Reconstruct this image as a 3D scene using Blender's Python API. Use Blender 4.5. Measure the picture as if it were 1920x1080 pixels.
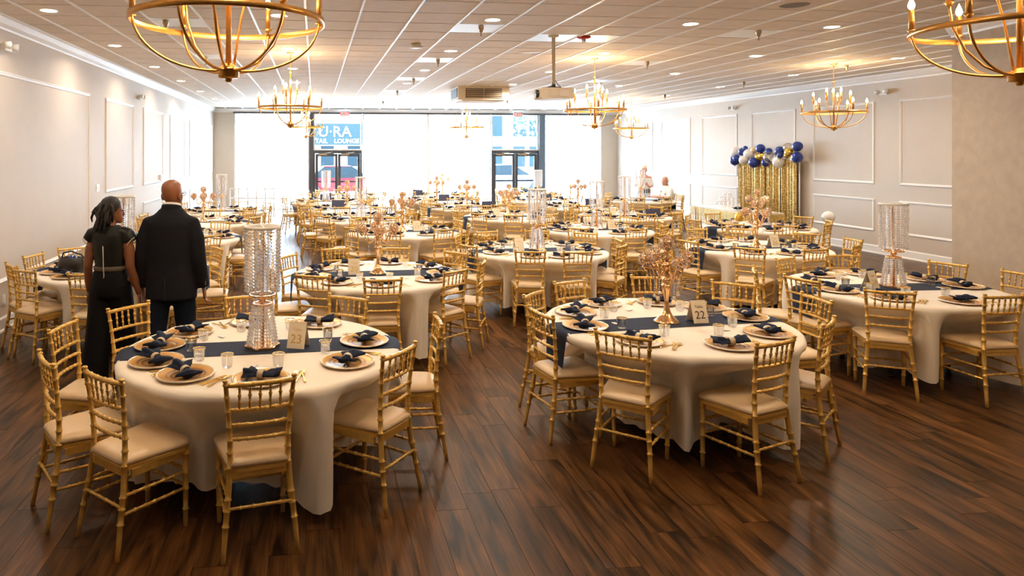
import bpy, math, random
from mathutils import Vector, Matrix
for o in list(bpy.data.objects): bpy.data.objects.remove(o, do_unlink=True)
SC = bpy.context.scene
COL = SC.collection
PI = math.pi
random.seed(7)

# ------------------------------------------------------------------ camera
CEIL = 3.65
cam = bpy.data.objects.new('camera', bpy.data.cameras.new('camera'))
COL.objects.link(cam)
cam.location = (0, 0, 2.08)
cam.rotation_euler = (PI/2, 0, -math.radians(6.183))
cam.data.sensor_width = 36.0
cam.data.lens = 1300/1920*36
cam.data.shift_x = (960-730.8)/1920
cam.data.shift_y = -(540-285)/1920
cam.data.clip_end = 300
SC.camera = cam
SC.view_settings.view_transform = 'Standard'
SC.view_settings.look = 'None'
SC.view_settings.gamma = 1
SC.view_settings.use_curve_mapping = False
SC.view_settings.exposure = 0.38

# ------------------------------------------------------------------ sky and lamps of the room
SKY = 27.0
w = bpy.data.worlds.new('sky'); SC.world = w
w.use_nodes = True
wn = w.node_tree.nodes; wl = w.node_tree.links
bg = wn['Background']
bg.inputs['Color'].default_value = (0.62, 0.82, 1.0, 1)
bg.inputs['Strength'].default_value = SKY
DOWNLIGHT_W = 24
CHANDELIER_W = 22
# daylight portal at the shop front: only guides the sampling of the sky through the glass
pl = bpy.data.lights.new('window_portal', 'AREA'); pl.shape = 'RECTANGLE'
pl.size = 13.7; pl.size_y = 3.5; pl.cycles.is_portal = True
po = bpy.data.objects.new('window_portal', pl); COL.objects.link(po)
po.location = (3.95, 25.2, 1.76); po.rotation_euler = (-PI/2, 0, 0)

# ------------------------------------------------------------------ materials
def newmat(name):
    m = bpy.data.materials.new(name); m.use_nodes = True
    nt = m.node_tree
    return m, nt.nodes, nt.links, nt.nodes['Principled BSDF']

def mat(name, col, metal=0.0, rough=0.5, var=0.08, scale=20.0, bump=0.0, bscale=120.0, spec=0.5, coat=0.0, sheen=0.0):
    m, N, L, b = newmat(name)
    tc = N.new('ShaderNodeTexCoord')
    nz = N.new('ShaderNodeTexNoise'); nz.inputs['Scale'].default_value = scale; nz.inputs['Detail'].default_value = 3
    L.new(tc.outputs['Object'], nz.inputs['Vector'])
    rp = N.new('ShaderNodeValToRGB')
    rp.color_ramp.elements[0].position = .3; rp.color_ramp.elements[1].position = .7
    rp.color_ramp.elements[0].color = [c*(1-var) for c in col]+[1]
    rp.color_ramp.elements[1].color = [min(1, c*(1+var)) for c in col]+[1]
    L.new(nz.outputs['Fac'], rp.inputs['Fac']); L.new(rp.outputs['Color'], b.inputs['Base Color'])
    b.inputs['Metallic'].default_value = metal; b.inputs['Roughness'].default_value = rough
    b.inputs['Specular IOR Level'].default_value = spec
    b.inputs['Coat Weight'].default_value = coat
    b.inputs['Sheen Weight'].default_value = sheen
    if bump:
        n2 = N.new('ShaderNodeTexNoise'); n2.inputs['Scale'].default_value = bscale; n2.inputs['Detail'].default_value = 4
        L.new(tc.outputs['Object'], n2.inputs['Vector'])
        bp = N.new('ShaderNodeBump'); bp.inputs['Strength'].default_value = bump; bp.inputs['Distance'].default_value = .01
        L.new(n2.outputs['Fac'], bp.inputs['Height']); L.new(bp.outputs['Normal'], b.inputs['Normal'])
    return m

def emit(name, col, strength):
    m = bpy.data.materials.new(name); m.use_nodes = True
    N = m.node_tree.nodes; L = m.node_tree.links
    N.remove(N['Principled BSDF'])
    e = N.new('ShaderNodeEmission'); e.inputs['Color'].default_value = (*col, 1); e.inputs['Strength'].default_value = strength
    L.new(e.outputs[0], N['Material Output'].inputs['Surface'])
    return m

def clear(name, tint, fac, rough=0.03, spec_col=(1, 1, 1)):
    # thin clear glass or sheer cloth: part see-through, part gloss
    m = bpy.data.materials.new(name); m.use_nodes = True
    N = m.node_tree.nodes; L = m.node_tree.links
    N.remove(N['Principled BSDF'])
    t = N.new('ShaderNodeBsdfTransparent'); t.inputs['Color'].default_value = (*tint, 1)
    g = N.new('ShaderNodeBsdfGlossy'); g.inputs['Roughness'].default_value = rough; g.inputs['Color'].default_value = (*spec_col, 1)
    fr = N.new('ShaderNodeLayerWeight'); fr.inputs['Blend'].default_value = .25
    ma = N.new('ShaderNodeMath'); ma.operation = 'MULTIPLY_ADD'; ma.inputs[1].default_value = .6; ma.inputs[2].default_value = fac
    L.new(fr.outputs['Fresnel'], ma.inputs[0])
    mx = N.new('ShaderNodeMixShader')
    L.new(ma.outputs[0], mx.inputs[0]); L.new(t.outputs[0], mx.inputs[1]); L.new(g.outputs[0], mx.inputs[2])
    L.new(mx.outputs[0], N['Material Output'].inputs['Surface'])
    return m

def wood(name, island):
    m, N, L, b = newmat(name)
    geo = N.new('ShaderNodeNewGeometry')
    if island: rnd = geo.outputs['Random Per Island']
    else:
        oi = N.new('ShaderNodeObjectInfo'); rnd = oi.outputs['Random']
    sc = N.new('ShaderNodeVectorMath'); sc.operation = 'MULTIPLY'; sc.inputs[1].default_value = (9, 1.1, 1)
    L.new(geo.outputs['Position'], sc.inputs[0])
    of = N.new('ShaderNodeMath'); of.operation = 'MULTIPLY'; of.inputs[1].default_value = 61.0
    L.new(rnd, of.inputs[0])
    cb = N.new('ShaderNodeCombineXYZ'); L.new(of.outputs[0], cb.inputs[0]); L.new(of.outputs[0], cb.inputs[1]); L.new(of.outputs[0], cb.inputs[2])
    ad = N.new('ShaderNodeVectorMath'); ad.operation = 'ADD'; L.new(sc.outputs[0], ad.inputs[0]); L.new(cb.outputs[0], ad.inputs[1])
    n1 = N.new('ShaderNodeTexNoise'); n1.inputs['Scale'].default_value = 1.3; n1.inputs['Detail'].default_value = 6; n1.inputs['Distortion'].default_value = 1.1
    L.new(ad.outputs[0], n1.inputs['Vector'])
    s2 = N.new('ShaderNodeVectorMath'); s2.operation = 'MULTIPLY'; s2.inputs[1].default_value = (10, 1.6, 1)
    L.new(ad.outputs[0], s2.inputs[0])
    n2 = N.new('ShaderNodeTexNoise'); n2.inputs['Scale'].default_value = 1.6; n2.inputs['Detail'].default_value = 5
    L.new(s2.outputs[0], n2.inputs['Vector'])
    rp = N.new('ShaderNodeValToRGB'); e = rp.color_ramp.elements
    e[0].position = .34; e[0].color = (.018, .008, .003, 1)
    e[1].position = .72; e[1].color = (.200, .086, .027, 1)
    x = e.new(.44); x.color = (.074, .032, .010, 1)
    x = e.new(.55); x.color = (.128, .055, .017, 1)
    L.new(n1.outputs['Fac'], rp.inputs['Fac'])
    mx = N.new('ShaderNodeMix'); mx.data_type = 'RGBA'; mx.blend_type = 'MULTIPLY'; mx.inputs[0].default_value = .85
    g = N.new('ShaderNodeValToRGB'); g.color_ramp.elements[0].position = .35; g.color_ramp.elements[1].position = .62
    g.color_ramp.elements[0].color = (.38, .36, .34, 1); g.color_ramp.elements[1].color = (1, 1, 1, 1)
    L.new(n2.outputs['Fac'], g.inputs['Fac']); L.new(rp.outputs['Color'], mx.inputs[6]); L.new(g.outputs['Color'], mx.inputs[7])
    hs = N.new('ShaderNodeHueSaturation')
    mr = N.new('ShaderNodeMapRange'); mr.inputs[3].default_value = .72; mr.inputs[4].default_value = 1.25
    L.new(rnd, mr.inputs[0]); L.new(mr.outputs[0], hs.inputs['Value']); L.new(mx.outputs[2], hs.inputs['Color'])
    L.new(hs.outputs['Color'], b.inputs['Base Color'])
    rr = N.new('ShaderNodeMapRange'); rr.inputs[3].default_value = .26; rr.inputs[4].default_value = .46
    L.new(n2.outputs['Fac'], rr.inputs[0]); L.new(rr.outputs[0], b.inputs['Roughness'])
    b.inputs['Specular IOR Level'].default_value = .24
    bp = N.new('ShaderNodeBump'); bp.inputs['Strength'].default_value = .15; bp.inputs['Distance'].default_value = .004
    L.new(n2.outputs['Fac'], bp.inputs['Height']); L.new(bp.outputs['Normal'], b.inputs['Normal'])
    return m

def ringed(name):
    # charger: concentric copper and gold bands around the plate centre
    m, N, L, b = newmat(name)
    tc = N.new('ShaderNodeTexCoord')
    sx = N.new('ShaderNodeVectorMath'); sx.operation = 'MULTIPLY'; sx.inputs[1].default_value = (1, 1, 0)
    L.new(tc.outputs['Object'], sx.inputs[0])
    ln = N.new('ShaderNodeVectorMath'); ln.operation = 'LENGTH'; L.new(sx.outputs[0], ln.inputs[0])
    mr = N.new('ShaderNodeMapRange'); mr.inputs[2].default_value = .17; L.new(ln.outputs['Value'], mr.inputs[0])
    nz = N.new('ShaderNodeTexNoise'); nz.inputs['Scale'].default_value = 60; L.new(tc.outputs['Object'], nz.inputs['Vector'])
    ad = N.new('ShaderNodeMath'); ad.operation = 'MULTIPLY_ADD'; ad.inputs[1].default_value = .06
    L.new(nz.outputs['Fac'], ad.inputs[0]); L.new(mr.outputs[0], ad.inputs[2])
    rp = N.new('ShaderNodeValToRGB'); e = rp.color_ramp.elements
    e[0].position = 0; e[0].color = (.40, .19, .05, 1); e[1].position = 1; e[1].color = (.80, .54, .24, 1)
    for p, c in ((.45, (.48, .24, .06)), (.52, (.12, .04, .015)), (.60, (.66, .38, .10)), (.68, (.15, .05, .02)), (.74, (.58, .30, .07)), (.90, (.66, .37, .09))):
        x = e.new(p); x.color = (*c, 1)
    L.new(ad.outputs[0], rp.inputs['Fac']); L.new(rp.outputs['Color'], b.inputs['Base Color'])
    b.inputs['Metallic'].default_value = .35; b.inputs['Roughness'].default_value = .30
    return m

def sequin(name):
    m, N, L, b = newmat(name)
    tc = N.new('ShaderNodeTexCoord')
    v = N.new('ShaderNodeTexVoronoi'); v.inputs['Scale'].default_value = 55; L.new(tc.outputs['Object'], v.inputs['Vector'])
    rp = N.new('ShaderNodeValToRGB'); e = rp.color_ramp.elements
    e[0].color = (.40, .24, .06, 1); e[1].color = (1.0, .80, .36, 1); e[0].position = .2; e[1].position = .8
    L.new(v.outputs['Color'], rp.inputs['Fac']); L.new(rp.outputs['Color'], b.inputs['Base Color'])
    b.inputs['Metallic'].default_value = .7; b.inputs['Roughness'].default_value = .30
    bp = N.new('ShaderNodeBump'); bp.inputs['Strength'].default_value = .8; bp.inputs['Distance'].default_value = .02
    L.new(v.outputs['Color'], bp.inputs['Height']); L.new(bp.outputs['Normal'], b.inputs['Normal'])
    return m

M = dict(
    wall=mat('painted_wall', (.56, .485, .41), rough=.62, var=.02, scale=3, bump=.03),
    wallwarm=mat('beige_wallcover', (.42, .32, .22), rough=.7, var=.06, scale=9, bump=.15, bscale=60),
    trim=mat('white_trim', (.80, .79, .78), rough=.4, var=.02),
    tile=mat('ceiling_tile', (.72, .64, .56), rough=.72, var=.04, scale=6, bump=.25, bscale=90),
    tilew=mat('white_ceiling_tile', (.88, .93, .98), rough=.38, var=.08, scale=140, bump=.12, bscale=140, spec=.7),
    tbar=mat('ceiling_runner', (.88, .90, .93), rough=.35, var=.02),
    slab=mat('plenum', (.20, .18, .16), rough=.9),
    plank=wood('oak_plank', False), planks=wood('oak_planks', True),
    gap=mat('plank_gap', (.012, .008, .005), rough=.8),
    gold=mat('gold_paint', (.72, .45, .115), metal=.42, rough=.34, var=.10, scale=30),
    golddark=mat('brushed_gold', (.66, .36, .10), metal=.85, rough=.30, var=.12, scale=25),
    rose=mat('rose_gold', (.92, .58, .30), metal=.95, rough=.16, var=.06),
    cutgold=mat('cutlery_gold', (.90, .62, .18), metal=.9, rough=.2, var=.05),
    seat=mat('cream_leatherette', (.74, .56, .35), rough=.36, var=.05, scale=6, bump=.05, bscale=25),
    cloth=mat('ivory_cloth', (.86, .79, .69), rough=.85, var=.03, scale=4, bump=.08, bscale=300, sheen=.2),
    navy=mat('navy_cloth', (.018, .028, .060), rough=.8, var=.25, scale=60, bump=.12, bscale=300, spec=.25),
    napkin=mat('navy_napkin', (.010, .018, .046), rough=.75, var=.2, scale=40, bump=.1, bscale=300, spec=.2),
    charger=ringed('copper_charger'), rim=mat('charger_rim', (.90, .78, .66), metal=.6, rough=.22),
    nring=mat('napkin_ring', (.62, .50, .34), rough=.5, metal=.3, var=.2, scale=120, bump=.4, bscale=200),
    glass=clear('clear_glass', (.97, .97, .97), .015),
    pane=clear('window_glass', (.96, .98, .99), .02),
    sheer=None,
    crystal=None,
    card=mat('card_paper', (.80, .70, .54), rough=.7, var=.03),
    inkgold=mat('gold_ink', (.66, .42, .10), metal=.3, rough=.4), inkdark=mat('dark_ink', (.05, .04, .035), rough=.5),
    white=mat('white_plastic', (.80, .80, .79), rough=.4, var=.02), ivory=mat('ivory_plastic', (.70, .60, .46), rough=.45, var=.03),
    dark=mat('dark_bronze', (.055, .06, .075), rough=.4, var=.1), black=mat('black_plastic', (.02, .02, .02), rough=.4),
    steel=mat('brass_nickel', (.42, .34, .24), metal=.9, rough=.35), red=mat('red_plastic', (.55, .02, .03), rough=.35),
    bulb=emit('warm_bulb', (1.0, .66, .30), 60.0), led=emit('downlight_lens', (1.0, .86, .66), 16.0),
    exitred=emit('exit_letters', (1.0, .05, .04), 1.0),
    sequin=sequin('gold_sequin'), fringe=mat('gold_fringe', (.80, .56, .18), metal=.7, rough=.3, var=.3, scale=50),
    bblue=mat('blue_balloon', (.010, .035, .26), rough=.12, var=.03, coat=.5), bwhite=mat('white_balloon', (.80, .78, .76), rough=.2, var=.02, coat=.4),
    bgold=mat('gold_balloon', (.80, .52, .10), metal=.85, rough=.18), btan=mat('tan_balloon', (.70, .55, .38), rough=.2, coat=.4),
    bclear=clear('clear_balloon', (.93, .92, .90), .18, .08),
    skin_d=mat('dark_skin', (.23, .085, .038), rough=.42, var=.1, scale=12), skin_b=mat('brown_skin', (.27, .105, .05), rough=.42, var=.1, scale=12),
    skin_l=mat('fair_skin', (.62, .33, .24), rough=.5, var=.06, scale=12),
    suit=mat('charcoal_suit', (.012, .013, .018), rough=.8, var=.5, scale=220, bump=.15, bscale=260, spec=.12), jean=mat('dark_denim', (.008, .013, .028), rough=.8, var=.3, scale=60, spec=.12),
    hairb=mat('black_hair', (.010, .008, .007), rough=.5, var=.3, scale=60, bump=.5, bscale=90), hairw=mat('pale_hair', (.70, .58, .42), rough=.6, var=.15, scale=60, bump=.4, bscale=80),
    jump=mat('black_crepe', (.004, .004, .005), rough=.65, var=.3, scale=30, spec=.15), olive=mat('dark_green_leather', (.008, .010, .009), rough=.42, var=.25, scale=14, spec=.3),
    shirt=mat('white_shirt', (.80, .78, .76), rough=.8, var=.05), zipm=mat('zip_tape', (.60, .52, .42), rough=.5),
    lips=mat('lips', (.30, .07, .06), rough=.4), eye=mat('eye_dark', (.02, .015, .01), rough=.2), shoe=mat('brown_leather', (.20, .06, .025), rough=.35, var=.15),
    asphalt=mat('pale_pavement', (.75, .75, .76), rough=.9, var=.1, scale=2), facade=mat('pale_facade', (.55, .55, .55), rough=.9, var=.06, scale=1),
    bluesign=mat('blue_banner', (.020, .032, .037), rough=.6, var=.05, spec=0), carred=mat('red_car_paint', (.10, .010, .016), rough=.4, spec=.1),
    carglass=mat('car_glass', (.010, .017, .022), rough=.3, spec=.05), tyre=mat('tyre', (.02, .02, .02), rough=.8), leaf=mat('leaf', (.06, .20, .06), rough=.6, var=.4, scale=8),
    board=mat('navy_board', (.055, .065, .13), rough=.4, var=.05), bluepost=mat('blue_grey_paint', (.10, .15, .21), rough=.4),
    grille=mat('vent_grille', (.10, .075, .055), rough=.6),
)
# sheer roller shade: half open weave, half white thread that passes light on
def sheer(name):
    m = bpy.data.materials.new(name); m.use_nodes = True
    N = m.node_tree.nodes; L = m.node_tree.links; N.remove(N['Principled BSDF'])
    t = N.new('ShaderNodeBsdfTransparent'); tr = N.new('ShaderNodeBsdfTranslucent'); tr.inputs['Color'].default_value = (.95, .95, .95, 1)
    wv = N.new('ShaderNodeTexWave'); wv.inputs['Scale'].default_value = 40
    tc = N.new('ShaderNodeTexCoord'); L.new(tc.outputs['Object'], wv.inputs['Vector'])
    mr = N.new('ShaderNodeMapRange'); mr.inputs[3].default_value = .24; mr.inputs[4].default_value = .32; L.new(wv.outputs['Fac'], mr.inputs[0])
    mx = N.new('ShaderNodeMixShader'); L.new(mr.outputs[0], mx.inputs[0]); L.new(t.outputs[0], mx.inputs[1]); L.new(tr.outputs[0], mx.inputs[2])
    L.new(mx.outputs[0], N['Material Output'].inputs['Surface'])
    return m
M['sheer'] = sheer('sheer_shade')
def crystal(name):
    m = bpy.data.materials.new(name); m.use_nodes = True
    N = m.node_tree.nodes; L = m.node_tree.links; N.remove(N['Principled BSDF'])
    t = N.new('ShaderNodeBsdfTransparent'); d = N.new('ShaderNodeBsdfTranslucent'); d.inputs['Color'].default_value = (.95, .95, .97, 1)
    df = N.new('ShaderNodeBsdfDiffuse'); df.inputs['Color'].default_value = (.92, .92, .94, 1)
    g = N.new('ShaderNodeBsdfGlossy'); g.inputs['Roughness'].default_value = .04; g.inputs['Color'].default_value = (1, 1, 1, 1)
    geo = N.new('ShaderNodeNewGeometry'); nz = N.new('ShaderNodeTexNoise'); nz.inputs['Scale'].default_value = 90; L.new(geo.outputs['Position'], nz.inputs['Vector'])
    m0 = N.new('ShaderNodeMixShader'); m1 = N.new('ShaderNodeMixShader'); m2 = N.new('ShaderNodeMixShader')
    m0.inputs[0].default_value = .5; L.new(d.outputs[0], m0.inputs[1]); L.new(df.outputs[0], m0.inputs[2])
    rp = N.new('ShaderNodeMapRange'); rp.inputs[1].default_value = .35; rp.inputs[2].default_value = .65; rp.inputs[3].default_value = .15; rp.inputs[4].default_value = .75
    L.new(nz.outputs['Fac'], rp.inputs[0]); L.new(rp.outputs[0], m1.inputs[0]); L.new(t.outputs[0], m1.inputs[1]); L.new(m0.outputs[0], m1.inputs[2])
    m2.inputs[0].default_value = .40; L.new(m1.outputs[0], m2.inputs[1]); L.new(g.outputs[0], m2.inputs[2])
    L.new(m2.outputs[0], N['Material Output'].inputs['Surface'])
    return m
M['crystal'] = crystal('crystal')

# ------------------------------------------------------------------ mesh helpers
class MB:
    def __init__(s): s.v = []; s.f = []; s.mi = []; s.sm = []; s.cur = 0
    def add(s, vs, fs, smooth=False):
        n = len(s.v); s.v += [tuple(p) for p in vs]
        for f in fs: s.f.append([i+n for i in f]); s.mi.append(s.cur); s.sm.append(smooth)
        return s
    def box(s, x0, x1, y0, y1, z0, z1, mx=None):
        vs = [Vector((x, y, z)) for z in (z0, z1) for y in (y0, y1) for x in (x0, x1)]
        if mx: vs = [mx @ p for p in vs]
        return s.add(vs, [(0, 2, 3, 1), (4, 5, 7, 6), (0, 1, 5, 4), (2, 6, 7, 3), (0, 4, 6, 2), (1, 3, 7, 5)])
    def loft(s, rings, smooth=True, caps=True, closed=True):
        n = len(rings[0]); vs = [p for r in rings for p in r]; fs = []
        for i in range(len(rings)-1):
            for j in range(n if closed else n-1):
                k = (j+1) % n
                fs.append((i*n+j, i*n+k, (i+1)*n+k, (i+1)*n+j))
        if caps and closed: fs += [tuple(range(n-1, -1, -1)), tuple(range((len(rings)-1)*n, len(rings)*n))]
        return s.add(vs, fs, smooth)
    def tube(s, pts, rad, seg=8, smooth=True, caps=True):
        pts = [Vector(p) for p in pts]
        if not hasattr(rad, '__len__'): rad = [rad]*len(pts)
        rings = []; up = None
        for i, p in enumerate(pts):
            d = (pts[min(i+1, len(pts)-1)]-pts[max(i-1, 0)])
            if d.length < 1e-9: d = Vector((0, 0, 1))
            d.normalize()
            if up is None: up = Vector((1, 0, 0)) if abs(d.x) < .9 else Vector((0, 1, 0))
            u = (up-d*up.dot(d)).normalized(); v = d.cross(u); up = u
            r = rad[i]; ra, rb = r if hasattr(r, '__len__') else (r, r)
            rings.append([p+u*(ra*math.cos(2*PI*k/seg))+v*(rb*math.sin(2*PI*k/seg)) for k in range(seg)])
        return s.loft(rings, smooth, caps)
    def lathe(s, prof, seg=16, c=(0, 0, 0), smooth=True, caps=True):
        cx, cy, cz = c
        return s.loft([[Vector((cx+r*math.cos(2*PI*k/seg), cy+r*math.sin(2*PI*k/seg), cz+z)) for k in range(seg)] for r, z in prof], smooth, caps)
    def ball(s, c, r, seg=8, rings=5, sz=1.0):
        return s.lathe([(max(r*math.sin(PI*i/rings), r*.02), -r*sz*math.cos(PI*i/rings)) for i in range(rings+1)], seg, c)
    def gem(s, c, r):
        x, y, z = c
        return s.add([(x+r, y, z), (x, y+r, z), (x-r, y, z), (x, y-r, z), (x, y, z+r), (x, y, z-r)],
                     [(0, 1, 4), (1, 2, 4), (2, 3, 4), (3, 0, 4), (1, 0, 5), (2, 1, 5), (3, 2, 5), (0, 3, 5)])
    def mesh(s, name, *mats):
        me = bpy.data.meshes.new(name); me.from_pydata(s.v, [], s.f)
        for m in mats: me.materials.append(M[m] if isinstance(m, str) else m)
        me.polygons.foreach_set('material_index', s.mi); me.polygons.foreach_set('use_smooth', s.sm)
        me.update(); return me

def put(name, me, parent=None, loc=(0, 0, 0), rz=0.0, rot=None, sc=None):
    o = bpy.data.objects.new(name, me); COL.objects.link(o)
    o.location = loc; o.rotation_euler = rot if rot else (0, 0, rz)
    if sc: o.scale = sc
    if parent: o.parent = parent
    return o
def tag(o, label=None, cat=None, group=None, kind=None):
    if label: o['label'] = label
    if cat: o['category'] = cat
    if group: o['group'] = group
    if kind: o['kind'] = kind
    return o
def thing(name, label, cat, loc=(0, 0, 0), rz=0.0, group=None, rot=None):
    return tag(put(name, None, None, loc, rz, rot), label, cat, group)
def fuse(mb, mats, voxel=.014, it=6):
    me = mb.mesh('tmp'); o = bpy.data.objects.new('tmp', me); COL.objects.link(o)
    r = o.modifiers.new('r', 'REMESH'); r.mode = 'VOXEL'; r.voxel_size = voxel; r.use_smooth_shade = True
    s = o.modifiers.new('s', 'SMOOTH'); s.factor = .5; s.iterations = it
    dg = bpy.context.evaluated_depsgraph_get(); dg.update()
    out = bpy.data.meshes.new_from_object(o.evaluated_get(dg)); bpy.data.objects.remove(o)
    out.materials.clear()
    for m in mats: out.materials.append(M[m])
    for p in out.polygons: p.use_smooth = True
    return out
_tx = {}
def textmesh(body, size, m, depth=.001, align='CENTER'):
    k = (body, size, m)
    if k not in _tx:
        c = bpy.data.curves.new('t', 'FONT'); c.body = body; c.size = size; c.extrude = depth; c.align_x = align; c.resolution_u = 2
        o = bpy.data.objects.new('t', c); COL.objects.link(o)
        dg = bpy.context.evaluated_depsgraph_get(); dg.update()
        me = bpy.data.meshes.new_from_object(o.evaluated_get(dg)); bpy.data.objects.remove(o)
        me.materials.clear(); me.materials.append(M[m]); _tx[k] = me
    return _tx[k]
A0 = math.radians(6.183)
def proj(X, Y, Z):
    z = X*math.sin(A0)+Y*math.cos(A0); x = X*math.cos(A0)-Y*math.sin(A0)
    return (730.8+1300*x/z, 285+1300*(2.08-Z)/z, z) if z > .2 else (-9e9, 0, z)
ORD = ['first', 'second', 'third', 'fourth', 'fifth', 'sixth', 'seventh', 'eighth', 'ninth', 'tenth']
# ------------------------------------------------------------------ room shell
XL, XR, YB, YF = -3.6, 11.45, 25.3, -3.0
def struct(name, mb, m, parent=None):
    return tag(put(name, mb.mesh(name, m), parent), kind='structure')
# floor: dark sub-floor with single planks laid on it
floor = struct('floor', MB().box(XL-.1, XR+.1, YF-.1, YB+.1, -.03, -.004), 'gap')
PW, PLEN = .187, 1.22
cells = []
r = 0; x = XL
while x < XR:
    y = YF-random.random()*PLEN
    while y < YB:
        cells.append((x, min(x+PW, XR), max(y, YF), min(y+PLEN, YB))); y += PLEN
    x += PW
def scr_area(c, Z):
    x0, x1, y0, y1 = c; mx, my = (x0+x1)/2, (y0+y1)/2
    u, v, z = proj(mx, my, Z)
    if not (-60 < u < 1980 and -40 < v < 1120) or z < .5: return 0
    return (x1-x0)*(y1-y0)/z**3
cells.sort(key=lambda c: -scr_area(c, 0))
std = MB().box(.0012, PW-.0012, .0012, PLEN-.0012, -.004, .0).mesh('plank', 'plank')
rest = MB(); n = 0
for c in cells:
    if n < 290 and scr_area(c, 0) > 0 and abs(c[3]-c[2]-PLEN) < .01 and abs(c[1]-c[0]-PW) < .01:
        put('floor_plank', std, floor, (c[0], c[2], 0)); n += 1
    else:
        rest.box(c[0]+.0012, c[1]-.0012, c[2]+.0012, c[3]-.0012, -.004, 0)
tag(put('floor_planks_beyond', rest.mesh('floor_planks_beyond', 'planks'), floor), kind='stuff')

# ceiling: slab, lay-in tiles and runners
ceiling = struct('ceiling', MB().box(XL-.1, XR+.1, YF-.1, YB+.1, CEIL+.03, CEIL+.12), 'slab')
G = .6096; gx0 = .51-G*8; gy0 = 7.72-G*20
SPR = [(-1.76, 8.48), (-1.79, 11.7), (2.05, 8.42), (2.07, 11.55), (2.1, 14.65), (2.1, 17.6), (2.1, 21.3), (5.68, 8.36), (5.72, 11.45), (9.5, 11.5), (9.5, 14.5), (9.5, 18.0), (5.8, 20.5)]
WT = [(2.05, 8.42), (2.07, 11.55), (2.1, 14.65), (2.1, 17.6), (5.68, 8.36), (5.72, 11.45), (-1.76, 8.48), (-1.79, 11.7), (3.1, 9.05), (3.71, 9.05), (6.4, 14.5)]
wt = {(math.floor((x-gx0)/G), math.floor((y-gy0)/G)) for x, y in WT}
tcells = []
for i in range(30):
    for j in range(48):
        c = (max(gx0+i*G, XL), min(gx0+i*G+G, XR), max(gy0+j*G, YF), min(gy0+j*G+G, YB))
        if c[1]-c[0] > .02 and c[3]-c[2] > .02: tcells.append((c, (i, j) in wt))
tcells.sort(key=lambda t: -(scr_area(t[0], CEIL)+(9 if t[1] else 0)))
def tile_mb(b, x0, x1, y0, y1):
    b.box(x0+.006, x1-.006, y0+.014, y1-.014, CEIL+.004, CEIL+.02)
    b.box(x0+.012, x1-.012, y0+.014, y1-.014, CEIL-.003, CEIL+.006)
    return b
tstd = tile_mb(MB(), 0, G, 0, G).mesh('ceiling_tile', 'tile'); twh = tile_mb(MB(), 0, G, 0, G).mesh('white_ceiling_tile', 'tilew')
rest = MB(); n = 0
for c, isw in tcells:
    full = abs(c[1]-c[0]-G) < .01 and abs(c[3]-c[2]-G) < .01
    if (isw or (n < 285 and scr_area(c, CEIL) > 0)) and full:
        o = put('ceiling_tile', twh if isw else tstd, ceiling, (c[0], c[2], 0)); n += 1
        if isw: o['label'] = 'speckled white replacement tile'
    else: tile_mb(rest, *c)
tag(put('ceiling_tiles_beyond', rest.mesh('ceiling_tiles_beyond', 'tile'), ceiling), kind='stuff')
for i in range(1, 27):
    x = gx0+i*G
    if XL < x < XR: put('ceiling_runner', MB().box(x-.012, x+.012, YF, YB, CEIL-.016, CEIL+.012).mesh('ceiling_runner', 'tbar'), ceiling)
mb = MB()
for j in range(1, 48):
    y = gy0+j*G
    if YF < y < YB: mb.box(XL, XR, y-.018, y+.018, CEIL+.006, CEIL+.012)
put('cross_tees', mb.mesh('cross_tees', 'grille'), ceiling)  # tees coloured dark brown to paint in the shadow of the cross gaps

# walls
wall_left = struct('wall_left', MB().box(XL-.12, XL, YF, YB, 0, CEIL+.1), 'wall')
wall_right = struct('wall_right', MB().box(XR, XR+.12, YF, YB, 0, CEIL+.1), 'wall')
wall_front = struct('wall_front', MB().box(XL-.12, XR+.12, YF-.12, YF, 0, CEIL+.1), 'wall')
# beige projecting block on the near right
b = MB(); P = [(7.88, 7.82), (11.45, 7.82), (11.45, -3), (5.9, -3)]
b.add([(x, y, 0) for x, y in P]+[(x, y, CEIL+.02) for x, y in P], [(0, 1, 2, 3), (7, 6, 5, 4)]+[(i, i+4, (i+1) % 4+4, (i+1) % 4) for i in range(4)])
wall_block = struct('wall_near_right', b, 'wallwarm')
d = Vector((5.9-7.88, -3-7.82, 0)).normalized(); nrm = Vector((d.y, -d.x, 0))
if nrm.x > 0: nrm = -nrm
def crown(name, p, q, n):
    p, q, n = Vector((*p, 0)), Vector((*q, 0)), Vector((*n, 0))
    pr = [(0, CEIL-.15), (.012, CEIL-.15), (.016, CEIL-.125), (.05, CEIL-.09), (.085, CEIL-.035), (.09, CEIL-.03), (.105, CEIL-.028), (.105, CEIL+.002), (0, CEIL+.002)]
    b = MB(); b.loft([[e+n*o+Vector((0, 0, z)) for o, z in pr] for e in (p, q)], smooth=False)
    return struct(name, b, 'trim')
crown('trim_1', (XL, YF), (XL, YB), (1, 0)); crown('trim_2', (XR, 7.82), (XR, YB), (-1, 0))
crown('trim_3', (7.88, 7.82), (5.9, -3), (nrm.x, nrm.y)); crown('trim_4', (XL, YB), (XR, YB), (0, -1))
def base(name, p, q, n):
    p, q, n = Vector((*p, 0)), Vector((*q, 0)), Vector((*n, 0))
    pr = [(0, 0), (.03, 0), (.03, .02), (.016, .035), (.016, .15), (.008, .17), (0, .17)]
    b = MB(); b.loft([[e+n*o+Vector((0, 0, z)) for o, z in pr] for e in (p, q)], smooth=False)
    return struct(name, b, 'trim')
base('baseboard_left', (XL, YF), (XL, YB), (1, 0)); base('baseboard_right', (XR, 7.82), (XR, YB), (-1, 0))
base('baseboard_near_right', (7.88, 7.82), (5.9, -3), (nrm.x, nrm.y))
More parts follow.
